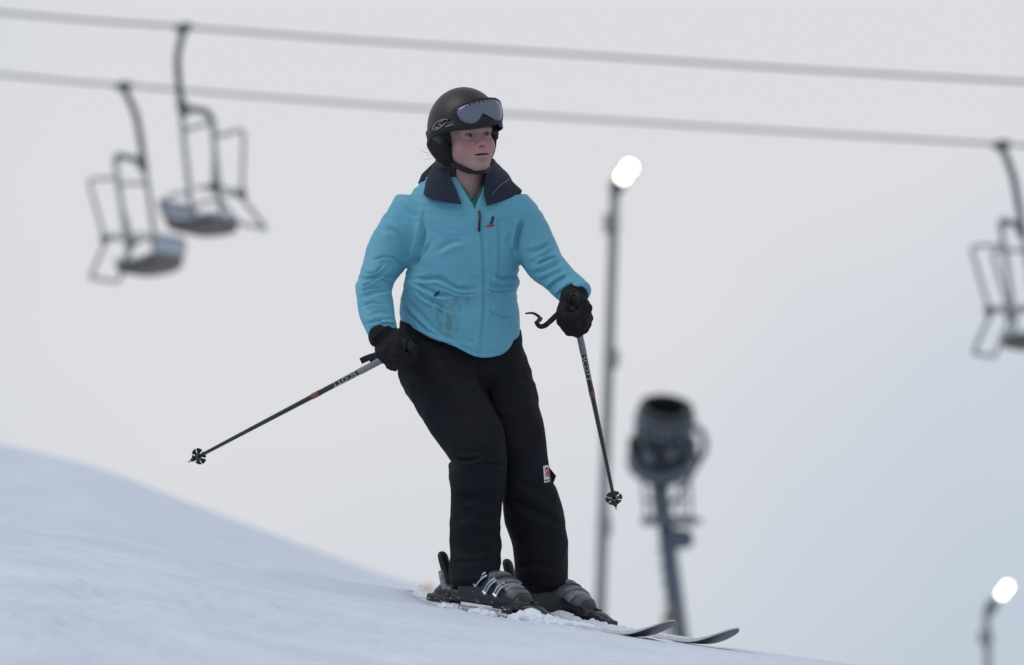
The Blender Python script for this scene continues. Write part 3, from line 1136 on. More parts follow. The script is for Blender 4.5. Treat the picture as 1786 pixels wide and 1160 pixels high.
# emblem on the strap: a lens-shaped outline with a slanted S stroke
strip("strap_emblem", sh_b, z1([(236, 408), (252, 372), (290, 345), (342, 336), (332, 362), (300, 392), (262, 412), (236, 408)]), 1.6, MAT["grey_mark"], goggles, lift=.002)
strip("strap_emblem", sh_b, z1([(254, 398), (285, 400), (303, 385), (282, 372), (290, 356), (318, 350)]), 1.7, MAT["grey_mark"], goggles, lift=.002)
strip("strap_emblem", sh_b, z1([(330, 392), (360, 382), (392, 374)]), 1.5, MAT["grey_mark"], goggles, lift=.002)

# ---- hair ----------------------------------------------------------------
hf2 = Field((-.12, -.14, -.20), (.08, .02, .0), 0.0035)
hf2.loft([(-.050, -.035, -.05, .035, .06), (-.056, -.045, -.10, .030, .050), (-.046, -.050, -.15, .024, .04), (-.038, -.045, -.185, .016, .03)], .01, dref=(0, 1, 0))
hf2.loft([(.02, -.07, -.05, .05, .03), (.01, -.07, -.12, .045, .03), (0, -.06, -.18, .03, .02)], .02)
v_, q_ = hf2.mesh(2)
n_ = vnormals(v_, q_)
v_ = cloth_noise(v_, n_, [(.012, .012, .10, .0018, 5.0)])
hair = link_mesh("hair", np_mesh("hair", head(v_), q_), MAT["hair"], person)
mb = MB()
for (a, b, cc) in (((768, 262), (752, 256), (747, 243)), ((772, 272), (752, 268), (735, 264)), ((772, 276), (755, 276), (738, 279)), ((774, 270), (758, 262), (741, 258)), ((770, 262), (757, 250), (749, 236)), ((776, 282), (757, 272), (744, 270))):
    pts = spline([(*a, .02), (*b, .02), (*cc, .03)], 5)
    mb.tube([U(*p) for p in pts], [0.00045] * (len(pts) - 1) + [0.0002], 5)
mb.build("loose_strand", MAT["hair"], hair)

# ---- collar: two open navy flaps and the standing back -----------------------


def sheet(name, rows, material, parent, thick=0.006, n=6, bumps=0.0):
    """rows: list of polylines (px, py, y); lofted, thickened."""
    R_ = [spline(r, n) for r in rows]
    k = max(len(r) for r in R_)
    R_ = [np.stack([np.interp(np.linspace(0, 1, k), np.linspace(0, 1, len(r)), r[:, i]) for i in range(3)], 1) for r in R_]
    A = np.array(R_)                                   # rows, k, 3
    A = np.stack([spline(A[:, j], 5) for j in range(k)], 1)
    nr = A.shape[0]
    P = np.array([U(*p) for p in A.reshape(-1, 3)])
    ii = np.arange(nr * k).reshape(nr, k)
    Fq = np.stack([ii[:-1, :-1].ravel(), ii[:-1, 1:].ravel(), ii[1:, 1:].ravel(), ii[1:, :-1].ravel()], 1)
    N = vnormals(P, Fq)
    if bumps:
        P = P + N * ((vnoise(P, .03) - .5) * bumps)[:, None]
    o = len(P)
    V = np.vstack([P + N * thick / 2, P - N * thick / 2])
    F = [tuple(f) for f in Fq] + [tuple(f[::-1] + o) for f in Fq]
    bd = list(ii[0, :]) + list(ii[1:, -1]) + list(ii[-1, -2::-1]) + list(ii[-2:0:-1, 0])
    for a, b in zip(bd, bd[1:] + bd[:1]):
        F.append((b, a, a + o, b + o))
    F = [tuple(int(q) for q in f) for f in F]
    me = np_mesh(name, V, F)
    me.set_sharp_from_angle(angle=R(55))
    return link_mesh(name, me, material, parent)


# viewer's left flap: from the inner edge at the throat out to the back
sheet("collar", [
    [(782, 298, -.060), (770, 284, -.01), (763, 276, .06), (775, 272, .10)],
    [(787, 312, -.090), (765, 305, -.065), (754, 296, .0), (759, 290, .10)],
    [(796, 332, -.114), (765, 327, -.105), (747, 318, -.068), (743, 312, .06)],
    [(805, 356, -.126), (772, 350, -.122), (745, 344, -.100), (737, 331, -.02)],
], MAT["navy"], jacket, .007, bumps=.006)
sheet("collar", [
    [(856, 277, .06), (857, 282, .02), (854, 290, -.02), (848, 298, -.075)],
    [(872, 292, .06), (872, 300, .0), (862, 310, -.06), (846, 318, -.098)],
    [(889, 310, .05), (890, 318, -.01), (872, 330, -.07), (846, 338, -.115)],
    [(897, 323, .03), (909, 337, -.02), (880, 349, -.075), (850, 359, -.122)],
], MAT["navy"], jacket, .007, bumps=.006)
sheet("collar", [
    [(768, 276, .06), (800, 268, .115), (835, 268, .115), (860, 278, .06)],
    [(750, 306, .06), (795, 300, .13), (840, 300, .13), (880, 306, .06)],
    [(736, 330, .04), (790, 328, .12), (850, 328, .12), (898, 332, .04)],
], MAT["navy"], jacket, .007, bumps=.004)
# hood bulge peeking out behind the collar
sheet("hood_edge", [
    [(764, 278, .07), (752, 290, .06), (737, 306, .05)],
    [(764, 296, .05), (750, 308, .03), (730, 321, .03)],
], MAT["navy"], jacket, .010, bumps=.006)
# stand-up zip edge on the right flap
strip("collar_seam", bvh_of(*(lambda o: ([tuple(np.array(v.co) + np.array(person.location)) for v in o.data.vertices], [tuple(p.vertices) for p in o.data.polygons]))(jacket.children[1] if len(jacket.children) > 1 else jacket)),
      [(891, 311), (872, 324), (856, 341)], 1.4, MAT["slate"], jacket, lift=.002)

# ---- jacket details ------------------------------------------------------------
strip("zip", jb, [(836, 369), (841, 430), (844, 490), (842, 560), (834, 621)], 2.6, MAT["jacket"], jacket, lift=.0022, n=10)
zp = strip("zip_pull", jb, [(836, 368), (837, 378), (836, 390), (835, 404)], (4.2, 3.4), MAT["black"], jacket, lift=.008)
strip("zip_tab", jb, [(836, 371), (837, 376), (836.5, 382)], 2.2, MAT["red"], jacket, lift=.010)
strip("pocket_zip_pull", jb, [(757, 517), (761, 513), (766, 508)], 2.8, MAT["black"], jacket, lift=.006)
strip("cuff_tab", jb, [(664, 561), (676, 560), (690, 563)], 7, MAT["jacket"], jacket, lift=.005)
strip("pocket_zip", jb, [(868, 384), (870, 430), (869, 480)], 2.0, MAT["jacket"], jacket, lift=.002, n=8)
# rider badge on the chest: a small figure on a red board, and the faint word beside it
strip("chest_badge", jb, [(848, 395), (855, 393.5), (862, 393)], 3.4, MAT["red"], jacket, lift=.003)
strip("chest_badge", jb, [(856, 392), (857, 388), (859.5, 384), (858, 381)], 3.6, MAT["black"], jacket, lift=.0035)
patch("chest_badge", jb, [(857, 380), (859, 377), (862, 378), (862, 381), (859, 382)], MAT["black"], jacket, lift=.003, rings=2, per=12)


def lettering(name, text, origin, right, up, size, material, parent, extr=0.0004):
    cu = bpy.data.curves.new(name, 'FONT')
    cu.body = text
    cu.size = 1.0
    cu.extrude = 0.0
    cu.resolution_u = 3
    ob = bpy.data.objects.new(name, cu)
    COL.objects.link(ob)
    dg = bpy.context.evaluated_depsgraph_get()
    me = bpy.data.meshes.new_from_object(ob.evaluated_get(dg))
    bpy.data.objects.remove(ob); bpy.data.curves.remove(cu)
    right = np.asarray(right, float); up = np.asarray(up, float)
    nrm = np.cross(right, up); nrm /= np.linalg.norm(nrm)
    n = len(me.vertices)
    co = np.empty(n * 3, np.float32); me.vertices.foreach_get("co", co); co = co.reshape(-1, 3)
    P = np.asarray(origin) + co[:, :1] * right * size + co[:, 1:2] * up * size + nrm * extr
    me.vertices.foreach_set("co", P.astype(np.float32).ravel())
    me.update()
    return link_mesh(name, me, material, parent)


p0, n0 = hit(jb, 867, 383)
p1, n1 = hit(jb, 892, 380)
if p0 is not None and p1 is not None:
    rt = (p1 - p0); rl = np.linalg.norm(rt); rt = rt / rl
    upv = np.cross(n0, rt); upv /= np.linalg.norm(upv)
    if upv[2] < 0: upv = -upv
    lettering("chest_wordmark", "Columbia", p0 + np.array([0, -.004, 0]), rt, upv, .0125, mat("faint_print", (0.14, 0.33, 0.44), 0.6), jacket, .001)

# ---- trousers -----------------------------------------------------------------
lo, hi = U(670, 1050, 0), U(1000, 540, 0)
tf = Field((lo[0], -.27, lo[2] - .02), (hi[0], .36, hi[2] + .02), 0.0046)
tf.loft([W(798, 556, .05, 100, .118), W(802, 595, .055, 106, .124), W(806, 640, .06, 107, .128), W(818, 672, .05, 88, .122)], 0, cap=.5)
tf.loft([W(757, 632, .04, 62, .115), W(774, 668, .00, 61, .108), W(792, 706, -.04, 58, .102), W(824, 762, -.09, 53, .094), W(838, 800, -.11, 46, .088), W(834, 832, -.10, 46, .085),
         W(830, 880, -.07, 43, .085), W(829, 940, -.05, 43, .085), W(828, 985, -.045, 42, .088), W(829, 1012, -.045, 42, .09)], .02, cap=.25)
tf.loft([W(862, 632, .10, 52, .115), W(878, 672, .08, 52, .11), W(891, 725, .05, 50, .100), W(905, 770, .03, 46, .094), W(911, 808, .02, 44, .088), W(918, 850, .04, 45, .088),
         W(929, 890, .07, 49, .092), W(940, 938, .10, 48, .092), W(943, 975, .115, 46, .090), W(945, 1020, .12, 44, .09)], .014, cap=.25)
# pocket bulge on the outside of the right leg, hems cut off straight
tf.loft([W(800, 812, -.03, 15, .05), W(800, 835, -.03, 16, .055), W(802, 856, -.03, 14, .05)], .006, cap=.4)
X, Y, Z = tf.grids()
PYt = 580 - FP * (-(Y - CAM[1]) * ST + (Z - CAM[2]) * CT) / ((Y - CAM[1]) * CT + (Z - CAM[2]) * ST)
PXt = 893 + FP * X / ((Y - CAM[1]) * CT + (Z - CAM[2]) * ST)
hemrow = np.interp(PXt, [780, 820, 850, 876, 886, 900, 945, 990], [1032, 1027, 1014, 1003, 1000, 1052, 1042, 1030])
tf.F = np.maximum(tf.F, (PYt - hemrow) * M)
tf.F = np.maximum(tf.F, (np.interp(PXt, HEM[:, 0], HEM[:, 1]) - 16 - PYt) * M)
TV, TF = tf.mesh(2)
TN = vnormals(TV, TF)
TV = cloth_noise(TV, TN, [(.10, .10, .20, .0045, 4.2), (.07, .07, .05, .0022, 9.1), (.20, .2, .3, .003, 2.2)])
TN = vnormals(TV, TF)
tfold = [
    ([(797, 800), (815, 803), (845, 796)], .012, 3.5),
    ([(802, 786), (825, 790), (860, 778)], .005, 5),
    ([(792, 862), (815, 868), (850, 860)], .007, 5),
    ([(796, 880), (830, 872), (868, 885)], .005, 5),
    ([(788, 955), (825, 965), (866, 950)], .006, 6),
    ([(790, 985), (825, 978), (866, 985)], .004, 5),
    ([(790, 912), (820, 902), (870, 915)], .004, 6),
    ([(880, 862), (905, 880), (960, 905), (980, 915)], .007, 6),
    ([(895, 840), (925, 850), (962, 872)], .005, 6),
    ([(893, 930), (930, 935), (985, 925)], .005, 6),
    ([(900, 990), (940, 985), (985, 995)], .005, 6),
    ([(828, 640), (850, 690), (872, 735)], .006, 5),
    ([(760, 610), (790, 640), (815, 690)], .003, 6),
    ([(870, 640), (900, 660), (925, 662)], .005, 5),
    ([(885, 700), (910, 720), (938, 715)], .003, 5),
    ([(730, 680), (770, 700), (815, 690)], .003, 7),
    ([(830, 628), (833, 650), (838, 672)], .004, 3),
]
TV = creases(TV, TN, tfold)
trousers = link_mesh("trousers", np_mesh("trousers", TV, TF), MAT["black_cloth"], person)
tb = bvh_of(TV, TF)
# pocket flap standing off the left leg
mb = MB()
a = [U(950, 805, .03), U(970, 830, .045), U(962, 852, .045), U(948, 840, .03)]
b = [p + np.array([-.006, .035, 0]) for p in a]
mb.add(a + b, [(0, 1, 2, 3), (7, 6, 5, 4), (0, 4, 5, 1), (1, 5, 6, 2), (2, 6, 7, 3), (3, 7, 4, 0)])
mb.build("pocket_flap", MAT["black_cloth"], trousers, smooth=False)
mb = MB()
a = [U(893, 592, .03), U(903, 596, .04), U(914, 611, .05), U(908, 622, .05), U(896, 612, .03)]
b = [p + np.array([-.004, .05, 0]) for p in a]
mb.add(a + b, [(0, 1, 2, 3, 4), (9, 8, 7, 6, 5)] + [(i, (i + 1) % 5, (i + 1) % 5 + 5, i + 5) for i in range(5)])
mb.build("waist_tab", MAT["black_cloth"], trousers, smooth=False)
pt = patch("leg_badge", tb, [(947, 813), (956, 811), (959, 840), (949, 842)], MAT["white"], trousers, lift=.003, rings=3, per=32)
patch("badge_field", tb, [(948.5, 815), (955, 813.5), (957.5, 833), (950, 834)], MAT["red"], pt, lift=.0045, rings=3, per=32)
strip("badge_stroke", tb, [(949, 829), (952, 822), (955, 816)], 1.6, MAT["white"], pt, lift=.0058, n=3)
strip("badge_stroke", tb, [(952, 832), (954, 827), (957, 826)], 1.4, MAT["white"], pt, lift=.0058, n=3)
strip("badge_stroke", tb, [(950, 838), (954, 837.4), (957.5, 837)], 2.4, MAT["black"], pt, lift=.0058, n=3)

# ================================================================== GLOVES AND POLES


def glove(name, wrist, centre, axis, pad_px, flip):
    """A padded glove closed round a pole grip: axis points to the grip's top."""
    w = np.asarray(wrist); cpt = np.asarray(centre)
    a = np.asarray(axis, float); a /= np.linalg.norm(a)
    fw = cpt - w
    n = fw - a * np.dot(fw, a); n /= np.linalg.norm(n)          # towards the knuckles
    s = np.cross(a, n) * flip                                     # back-of-hand side
    F = Field(np.minimum(w, cpt) - .12, np.maximum(w, cpt) + .12, 0.0032)
    back = cpt + s * .028
    F.loft([(*(w - fw * .2), .036, .038), (*w, .040, .041), (*(w * .55 + back * .45), .043, .036), (*(back + n * .012), .044, .034)], 0, dref=s, cap=.6)
    # four fingers rolled round the grip, stacked along the pole
    for i, (off, r) in enumerate(((.034, .0165), (.011, .0175), (-.012, .017), (-.034, .0155))):
        arc = []
        for t in np.linspace(20, 250, 8):
            an = R(t)
            rad = .033 + .004 * math.sin(an)
            arc.append(cpt + a * (off + .003 * math.sin(3 * an)) + n * rad * math.sin(an + R(10)) * 1.08 + s * rad * math.cos(an))
        for p, q in zip(arc[:-1], arc[1:]):
            F.capsule(p, q, r, r * .985, .006)
    # thumb leaves the side of the palm and closes over the index finger
    th = [w * .5 + back * .5 + a * .03 - n * .005, cpt - n * .036 + a * .046, cpt + a * .052 - s * .02 - n * .01, cpt + a * .040 - s * .042 + n * .012]
    for (p, q), r in zip(zip(th[:-1], th[1:]), (.021, .0195, .0175)):
        F.capsule(p, q, r, r - .0015, .010)
    F.loft([(*(w - fw * .25), .036, .038), (*(w + fw * .05), .042, .043)], .008, dref=s, cap=.3)
    v, q = F.mesh(2)
    nn = vnormals(v, q)
    v = cloth_noise(v, nn, [(.025, .025, .025, .0022, 6.6), (.05, .05, .05, .0025, 1.9)])
    g = link_mesh(name, np_mesh(name, v, q), MAT["glove"], person)
    return g, bvh_of(v, q), n, s


TIP_R = U(328, 806, .72)
GRIP_R = U(713, 603, -.205)
TIP_L = U(1075, 889, .62)
GRIP_L = U(1001, 537, -.24)
axR = GRIP_R - TIP_R; axL = GRIP_L - TIP_L
uR, uL = axR / np.linalg.norm(axR), axL / np.linalg.norm(axL)
gr, grb, nR, sR = glove("glove", U(667, 585, -.145), GRIP_R - uR * .046 + np.array([-.012, 0, 0]), axR, None, 1)
gl, glb, nL, sL = glove("glove", U(1002, 516, -.155), GRIP_L - uL * .034, axL, None, -1)
# round rubber knuckle pad on each glove
for bv, ctr, g in ((grb, (712, 601), gr), (glb, (1001, 524), gl)):
    ring = [(ctr[0] + 9 * math.cos(t), ctr[1] + 12 * math.sin(t)) for t in np.linspace(0, 2 * math.pi, 15)]
    strip("knuckle_pad", bv, ring, 2.2, MAT["pad"], g, lift=.003, n=2)


def ski_pole(label, tip, grip, letters_up):
    u = (grip - tip); L = np.linalg.norm(u); u = u / L
    t = empty("ski_pole", tuple(tip), label, "ski pole", "ski poles held by the skier")
    def at(d): return tip + u * d
    def rad(d): return .0052 + .0044 * min(1, max(0, d / (L - .2)))
    ds = [.035, .10, .3, .5, .7, L - .30, L - .14]
    MB().tube([at(d) for d in ds], [rad(d) for d in ds], 14).build("shaft", MAT["pole"], t)
    MB().tube([at(d) for d in (L * .57, L * .66, L * .74, L * .79, L - .14)], [rad(L * .6) + .0006] * 2 + [rad(L * .75) + .0006] * 3, 14).build("upper_shaft_print", MAT["pole"], t)
    MB().tube([at(L * .785), at(L - .118)], rad(L) + .0014, 14).build("collar_sleeve", MAT["sleeve_grey"], t)
    MB().tube([at(L * .575), at(L * .605)], rad(L * .6) + .0012, 14).build("orange_band", MAT["orange"], t)
    MB().tube([at(0), at(.006), at(.02), at(.035)], [.0022, .0036, .0038, .0046], 10).build("tip", MAT["silver"], t)
    MB().tube([at(.020), at(.028), at(.055), at(.07)], [.0052, .0074, .0078, .0058], 12).build("ferrule", MAT["black"], t)
    # grip with a flared top
    MB().lathe(at(L - .125), u, [(.011, 0), (.0135, .006), (.0125, .03), (.0145, .05), (.0125, .07), (.0145, .09), (.0135, .105), (.0155, .118), (.016, .128), (.009, .134)], 18).build("grip", MAT["black"], t)
    # basket: a hub with six petals
    a = np.array([0, 0, 1.0]); s = np.cross(u, a); s /= np.linalg.norm(s); w = np.cross(u, s)
    c = at(.058)
    bsk = MB().lathe(c - u * .004, u, [(.006, 0), (.0115, .001), (.0115, .006), (.007, .009)], 16).build("basket", MAT["slate"], t)
    for k in range(6):
        an = 2 * math.pi * k / 6 + .3
        e = math.cos(an) * s + math.sin(an) * w
        tg = -math.sin(an) * s + math.cos(an) * w
        mb = MB(); V, F = [], []
        prof = [(.009, .0042), (.016, .0058), (.021, .0100), (.0255, .0102), (.0275, .0058)]
        for r, hw in prof:
            for sg, hh in ((-1, -.0016), (1, -.0016), (1, .0016), (-1, .0016)):
                V.append(c + e * r + tg * sg * hw + u * (hh + (r - .009) * .22))
        for i in range(len(prof) - 1):
            for j in range(4):
                F.append((i * 4 + j, i * 4 + (j + 1) % 4, i * 4 + 4 + (j + 1) % 4, i * 4 + 4 + j))
        F.append((3, 2, 1, 0)); m = 4 * (len(prof) - 1); F.append((m, m + 1, m + 2, m + 3))
        mb.add(V, F); mb.build("basket_petal", MAT["black"], bsk, smooth=False)
    # lettering on the side of the shaft that faces the camera
    view = CAM - at(L - .2); view /= np.linalg.norm(view)
    nrm = view - u * np.dot(view, u); nrm /= np.linalg.norm(nrm)
    rt = -u * letters_up; up = np.cross(nrm, rt)
    size = .021
    start = at(L * .778)
    lettering("pole_lettering", "SCOTT", start + nrm * (rad(L * .75) + .0012) - up * size * .36, rt * 1.9, up, size, mat("pale_print", (.42, .43, .45), .5), t)
    return t, u, L, at


poleR, pu, pL, pat = ski_pole("black ski pole in the skier's hand at left, trailing out low over the snow", TIP_R, GRIP_R, 1)
poleL, qu, qL, qat = ski_pole("black ski pole hanging steeply at right, in front of the tall light pole", TIP_L, GRIP_L, 1)
# straps
ribbon("strap", [U(664, 617, -.06), U(652, 621, -.04), U(640, 625, -.03), U(629, 630, -.03)], .020, .004, (U(640, 600, 0) - U(645, 640, 0)), MAT["black"], poleR)
MB().box(U(652, 628, -.02), np.array([.012, .004, .006]), np.array([.0, .004, 0]), np.array([-.003, 0, .007]), .25).build("strap_buckle", MAT["black"], poleR)
ribbon("strap", [U(987, 538, -.12), U(972, 549, -.12), U(960, 560, -.12), U(950, 568, -.12), U(941, 569, -.125), U(936, 561, -.13), U(944, 557, -.135)], lambda t: .019 - .006 * t, .004, (U(900, 540, 0) - U(880, 560, 0)), MAT["black"], poleL)
ribbon("strap", [U(945, 558, -.13), U(937, 550, -.13), U(928, 546, -.13), U(916, 547, -.13)], lambda t: .011 - .006 * t, .003, np.array([0, 0, 1.0]), MAT["black"], poleL)

# ================================================================== BOOTS AND SKIS


def frame_at(px, py_hint, y, alpha, tip_d):
    """Local frame of a ski: origin on the snow under the boot centre."""
    x = (px - 893) * (27 + y) / FP
    o = np.array([x, y, gz(x, y)])
    fx, fy = math.cos(alpha), -math.sin(alpha)
    e = np.array([x + fx * tip_d, y + fy * tip_d, 0]); e[2] = gz(e[0], e[1])
    d = e - o; d /= np.linalg.norm(d)
    r = np.cross(d, [0, 0, 1]); r /= np.linalg.norm(r)
    u = np.cross(r, d)
    return o, d, r, u


def build_boot(fr, outer):
    o, d, r, u = fr
    B = np.array([d, r, u])
    base = o + u * .030
    def wld(P): return base + np.asarray(P) @ B
    root = empty("ski_boot", tuple(base)); root.parent = person; root.location = Vector(base) - person.location
    F = Field((-.20, -.09, -.01), (.20, .09, .33), 0.0036)
    F.loft([(-.105, 0, .060, .041, .058), (-.05, 0, .060, .042, .060), (.01, 0, .054, .046, .054), (.06, 0, .044, .049, .043), (.105, 0, .036, .045, .034), (.137, 0, .031, .034, .025)], 0, dref=(0, 0, 1), cap=.7, flat=2.6)
    F.loft([(-.062, 0, .08, .047, .052), (-.064, 0, .11, .045, .044), (-.068, 0, .145, .042, .038)], .012, dref=(1, 0, 0), cap=.3)
    F.loft([(-.03, 0, .086, .036, .026), (.015, 0, .078, .038, .022), (.06, 0, .060, .038, .018)], .02, dref=(0, 0, 1))
    F.rbox((0, 0, .018), (.152, .036, .018), .006, .004)
    F.rbox((.140, 0, .012), (.020, .034, .011), .005, .003)
    F.capsule((-.115, -.03, .11), (-.115, .03, .11), .006, .006, .01)
    v, q = F.mesh(1)
    b = bvh_of(v, q)
    link_mesh("boot_shell", np_mesh("boot_shell", wld(v), q), MAT["boot"], root)

    def band(name, f0, z0, lean, a0, a1, width, material, lift, parent, n=22, zc=.05):
        """A plastic overlap plate wrapped over the instep between two angles."""
        V, Fc = [], []
        ax = np.array([math.cos(lean), 0, -math.sin(lean)])      # direction of the band's width
        upv = np.array([math.sin(lean), 0, math.cos(lean)])
        for i in range(n):
            an = R(a0 + (a1 - a0) * i / (n - 1))
            row = []
            for k in range(5):
                wv = (k / 4 - .5) * width
                org = np.array([f0, 0, z0]) + ax * wv
                dr = upv * math.cos(an) + np.array([0, 1, 0]) * math.sin(an)
                h = b.ray_cast(Vector(org + dr * .25), Vector(-dr))
                p = np.array(h[0]) if h[0] is not None else org + dr * .045
                row.append(p + dr * (lift if 0 < k < 4 and 0 < i < n - 1 else lift * .2))
            V += row
        for i in range(n - 1):
            for k in range(4):
                Fc.append((i * 5 + k, i * 5 + k + 1, i * 5 + 6 + k, i * 5 + 5 + k))
        me = np_mesh(name, wld(V), Fc)
        o_ = link_mesh(name, me, material, parent)
        sd = o_.modifiers.new("thick", 'SOLIDIFY'); sd.thickness = .002; sd.offset = 0
        return o_, V

    def lever(f0, z0, lean, ang, length, par, blue=False):
        """Metal buckle lever with its ladder on the outer side."""
        ax = np.array([math.cos(lean), 0, -math.sin(lean)]); upv = np.array([math.sin(lean), 0, math.cos(lean)])
        pts = []
        for t in np.linspace(0, 1, 7):
            an = R(ang[0] + (ang[1] - ang[0]) * t)
            dr = upv * math.cos(an) + np.array([0, 1, 0]) * math.sin(an)
            h = b.ray_cast(Vector(np.array([f0, 0, z0]) + dr * .25), Vector(-dr))
            p = np.array(h[0]) if h[0] is not None else np.array([f0, 0, z0]) + dr * .05
            pts.append(p + dr * (.009 + .003 * math.sin(t * 3.1)))
        for sgn in (-1, 1):
            MB().tube([wld(p + ax * sgn * (.0055)) for p in pts], [.0035] + [.0028] * 5 + [.0035], 8).build("buckle_rail", MAT["silver"], par)
        MB().tube([wld(pts[-1] - ax * .008), wld(pts[-1] + ax * .008)], .0055, 10).build("buckle_end", MAT["silver"], par)
        MB().tube([wld(p) for p in pts[1:4]], .0042, 8).build("buckle_insert", MAT["blue"] if blue else MAT["slate"], par)

    s = outer
    # cuff plate, instep plate and toe plate (slate overlap plastics)
    c1, _ = band("cuff_plate", -.004, .065, R(42), -62 * s, 48 * s, .036, MAT["slate"], .005, root)
    c2, _ = band("instep_plate", .036, .045, R(36), -72 * s, 52 * s, .046, MAT["slate"], .006, root)
    c3, _ = band("instep_plate", .078, .034, R(28), -70 * s, 56 * s, .032, MAT["boot_grey"], .004, root)
    c4, _ = band("toe_plate", .118, .028, R(14), -80 * s, 80 * s, .036, MAT["slate"], .003, root)
    lever(-.024, .065, R(45), (44 * s, 96 * s), .05, c1, True)
    lever(.024, .045, R(36), (42 * s, 96 * s), .05, c2, True)
    lever(.070, .036, R(28), (40 * s, 88 * s), .05, c3)
    band("buckle_strap", .006, .07, R(42), -66 * s, 60 * s, .009, MAT["boot_grey"], .009, c1)
    band("buckle_strap", .052, .045, R(36), -50 * s, 60 * s, .008, MAT["boot_grey"], .010, c2)
    band("buckle_strap", .022, .045, R(36), -60 * s, 44 * s, .006, MAT["boot"], .010, c2)
    return root, wld


def build_ski(fr, label, tip_d=.80, tail_d=.70):
    o, d, r, u = fr
    root = empty("ski", tuple(o), label, "ski", "skis under the skier's boots")
    st = [(-tail_d, .045, .012), (-tail_d + .04, .050, .002), (-.4, .047, 0), (-.1, .037, 0), (.15, .037, 0), (.4, .044, 0), (.58, .052, .001), (.64, .052, .008), (.69, .049, .024), (.735, .040, .044), (.765, .026, .059), (.78, .006, .067)]
    Q = spline([(a * (tip_d / .78) if a > 0 else a, b, c_) for a, b, c_ in st], 4)
    def loop(q, z0, z1, wk=1.0):
        f, w, h = q; w *= wk * .9
        return [o + d * f + r * w + u * (h + z0), o + d * f + r * w + u * (h + z1), o + d * f - r * w + u * (h + z1), o + d * f - r * w + u * (h + z0)]
    for nm, z0, z1, m, wk in (("ski_base", 0.0, .0035, "ski_base", .985), ("ski_edge", .0036, .0062, "ski_edge", 1.0), ("ski_top", .0063, .0165, "ski_top", .97)):
        mb = MB(); V, F = [], []
        for q in Q:
            k = 1.0 if q[0] < .58 else max(.35, 1 - (q[0] - .58) * 3.0)
            V += loop(q, z0 * k, z1 * k, wk)
        for i in range(len(Q) - 1):
            for j in range(4):
                F.append((i * 4 + j, i * 4 + (j + 1) % 4, i * 4 + 4 + (j + 1) % 4, i * 4 + 4 + j))
        F.append((3, 2, 1, 0)); mm = 4 * (len(Q) - 1); F.append((mm, mm + 1, mm + 2, mm + 3))
        mb.add(V, F); mb.build(nm, MAT[m], root)
    # dark shovel graphic on the tip
    mb = MB(); V, F = [], []
    Qt = [q for q in Q if q[0] > .60]
    for q in Qt:
        k = max(.35, 1 - (q[0] - .58) * 3.0)
        V += [o + d * q[0] + r * q[1] * .82 + u * (q[2] + .0175 * k), o + d * q[0] - r * q[1] * .82 + u * (q[2] + .0175 * k)]
    for i in range(len(Qt) - 1):
        F.append((i * 2, i * 2 + 1, i * 2 + 3, i * 2 + 2))
    link_mesh("tip_graphic", np_mesh("tip_graphic", V, F), MAT["ski_base"], root)
    def P(f, l, z): return o + d * f + r * l + u * z
    # toe binding
    F_ = Field((.08, -.06, 0), (.27, .06, .09), .003)
    F_.rbox((.205, 0, .024), (.050, .026, .010), .004)
    F_.loft([(.168, 0, .040, .033, .012), (.20, 0, .042, .026, .014), (.245, 0, .030, .016, .009)], .004, dref=(0, 0, 1))
    F_.rbox((.150, .034, .048), (.016, .008, .014), .005, .004)
    F_.rbox((.150, -.034, .048), (.016, .008, .014), .005, .004)
    F_.rbox((.100, 0, .026), (.03, .036, .012), .004, .004)
    v, q = F_.mesh(1)
    link_mesh("toe_binding", np_mesh("toe_binding", o + v @ np.array([d, r, u]), q), MAT["boot"], root)
    F_ = Field((-.30, -.06, 0), (-.10, .06, .10), .003)
    F_.rbox((-.215, 0, .028), (.055, .028, .014), .008)
    F_.loft([(-.170, 0, .055, .032, .024), (-.205, 0, .058, .030, .026), (-.235, 0, .045, .022, .02)], .008, dref=(0, 0, 1))
    v, q = F_.mesh(1)
    hb_ = link_mesh("heel_binding", np_mesh("heel_binding", o + v @ np.array([d, r, u]), q), MAT["boot"], root)
    MB().tube([P(-.190, .02, .06), P(-.205, .02, .085), P(-.222, .018, .115)], [.012, .012, .010], 10).build("heel_arm", MAT["boot_grey"], hb_)
    MB().tube([P(-.190, -.02, .06), P(-.205, -.02, .085), P(-.222, -.018, .115)], [.012, .012, .010], 10).build("heel_arm", MAT["boot_grey"], hb_)
    fl = Field((-.30, -.04, .05), (-.14, .04, .22), .003)
    fl.loft([(-.196, 0, .085, .014, .012), (-.218, 0, .12, .018, .014), (-.238, 0, .158, .020, .013), (-.244, 0, .168, .016, .010)], 0, dref=(1, 0, 0))
    v, q = fl.mesh(1)
    link_mesh("heel_lever", np_mesh("heel_lever", o + v @ np.array([d, r, u]), q), MAT["black"], hb_)
    return root


fr1 = frame_at(855, 1072, -.08, R(45), .72)
fr2 = frame_at(968, 1086, .14, R(45), .78)
ski1 = build_ski(fr1, "ski nearer the camera, under the buckled boot at left")
ski2 = build_ski(fr2, "ski farther from the camera, its dark upturned tip reaching farthest right", .80)
boot1, _ = build_boot(fr1, 1)
boot2, _ = build_boot(fr2, -1)

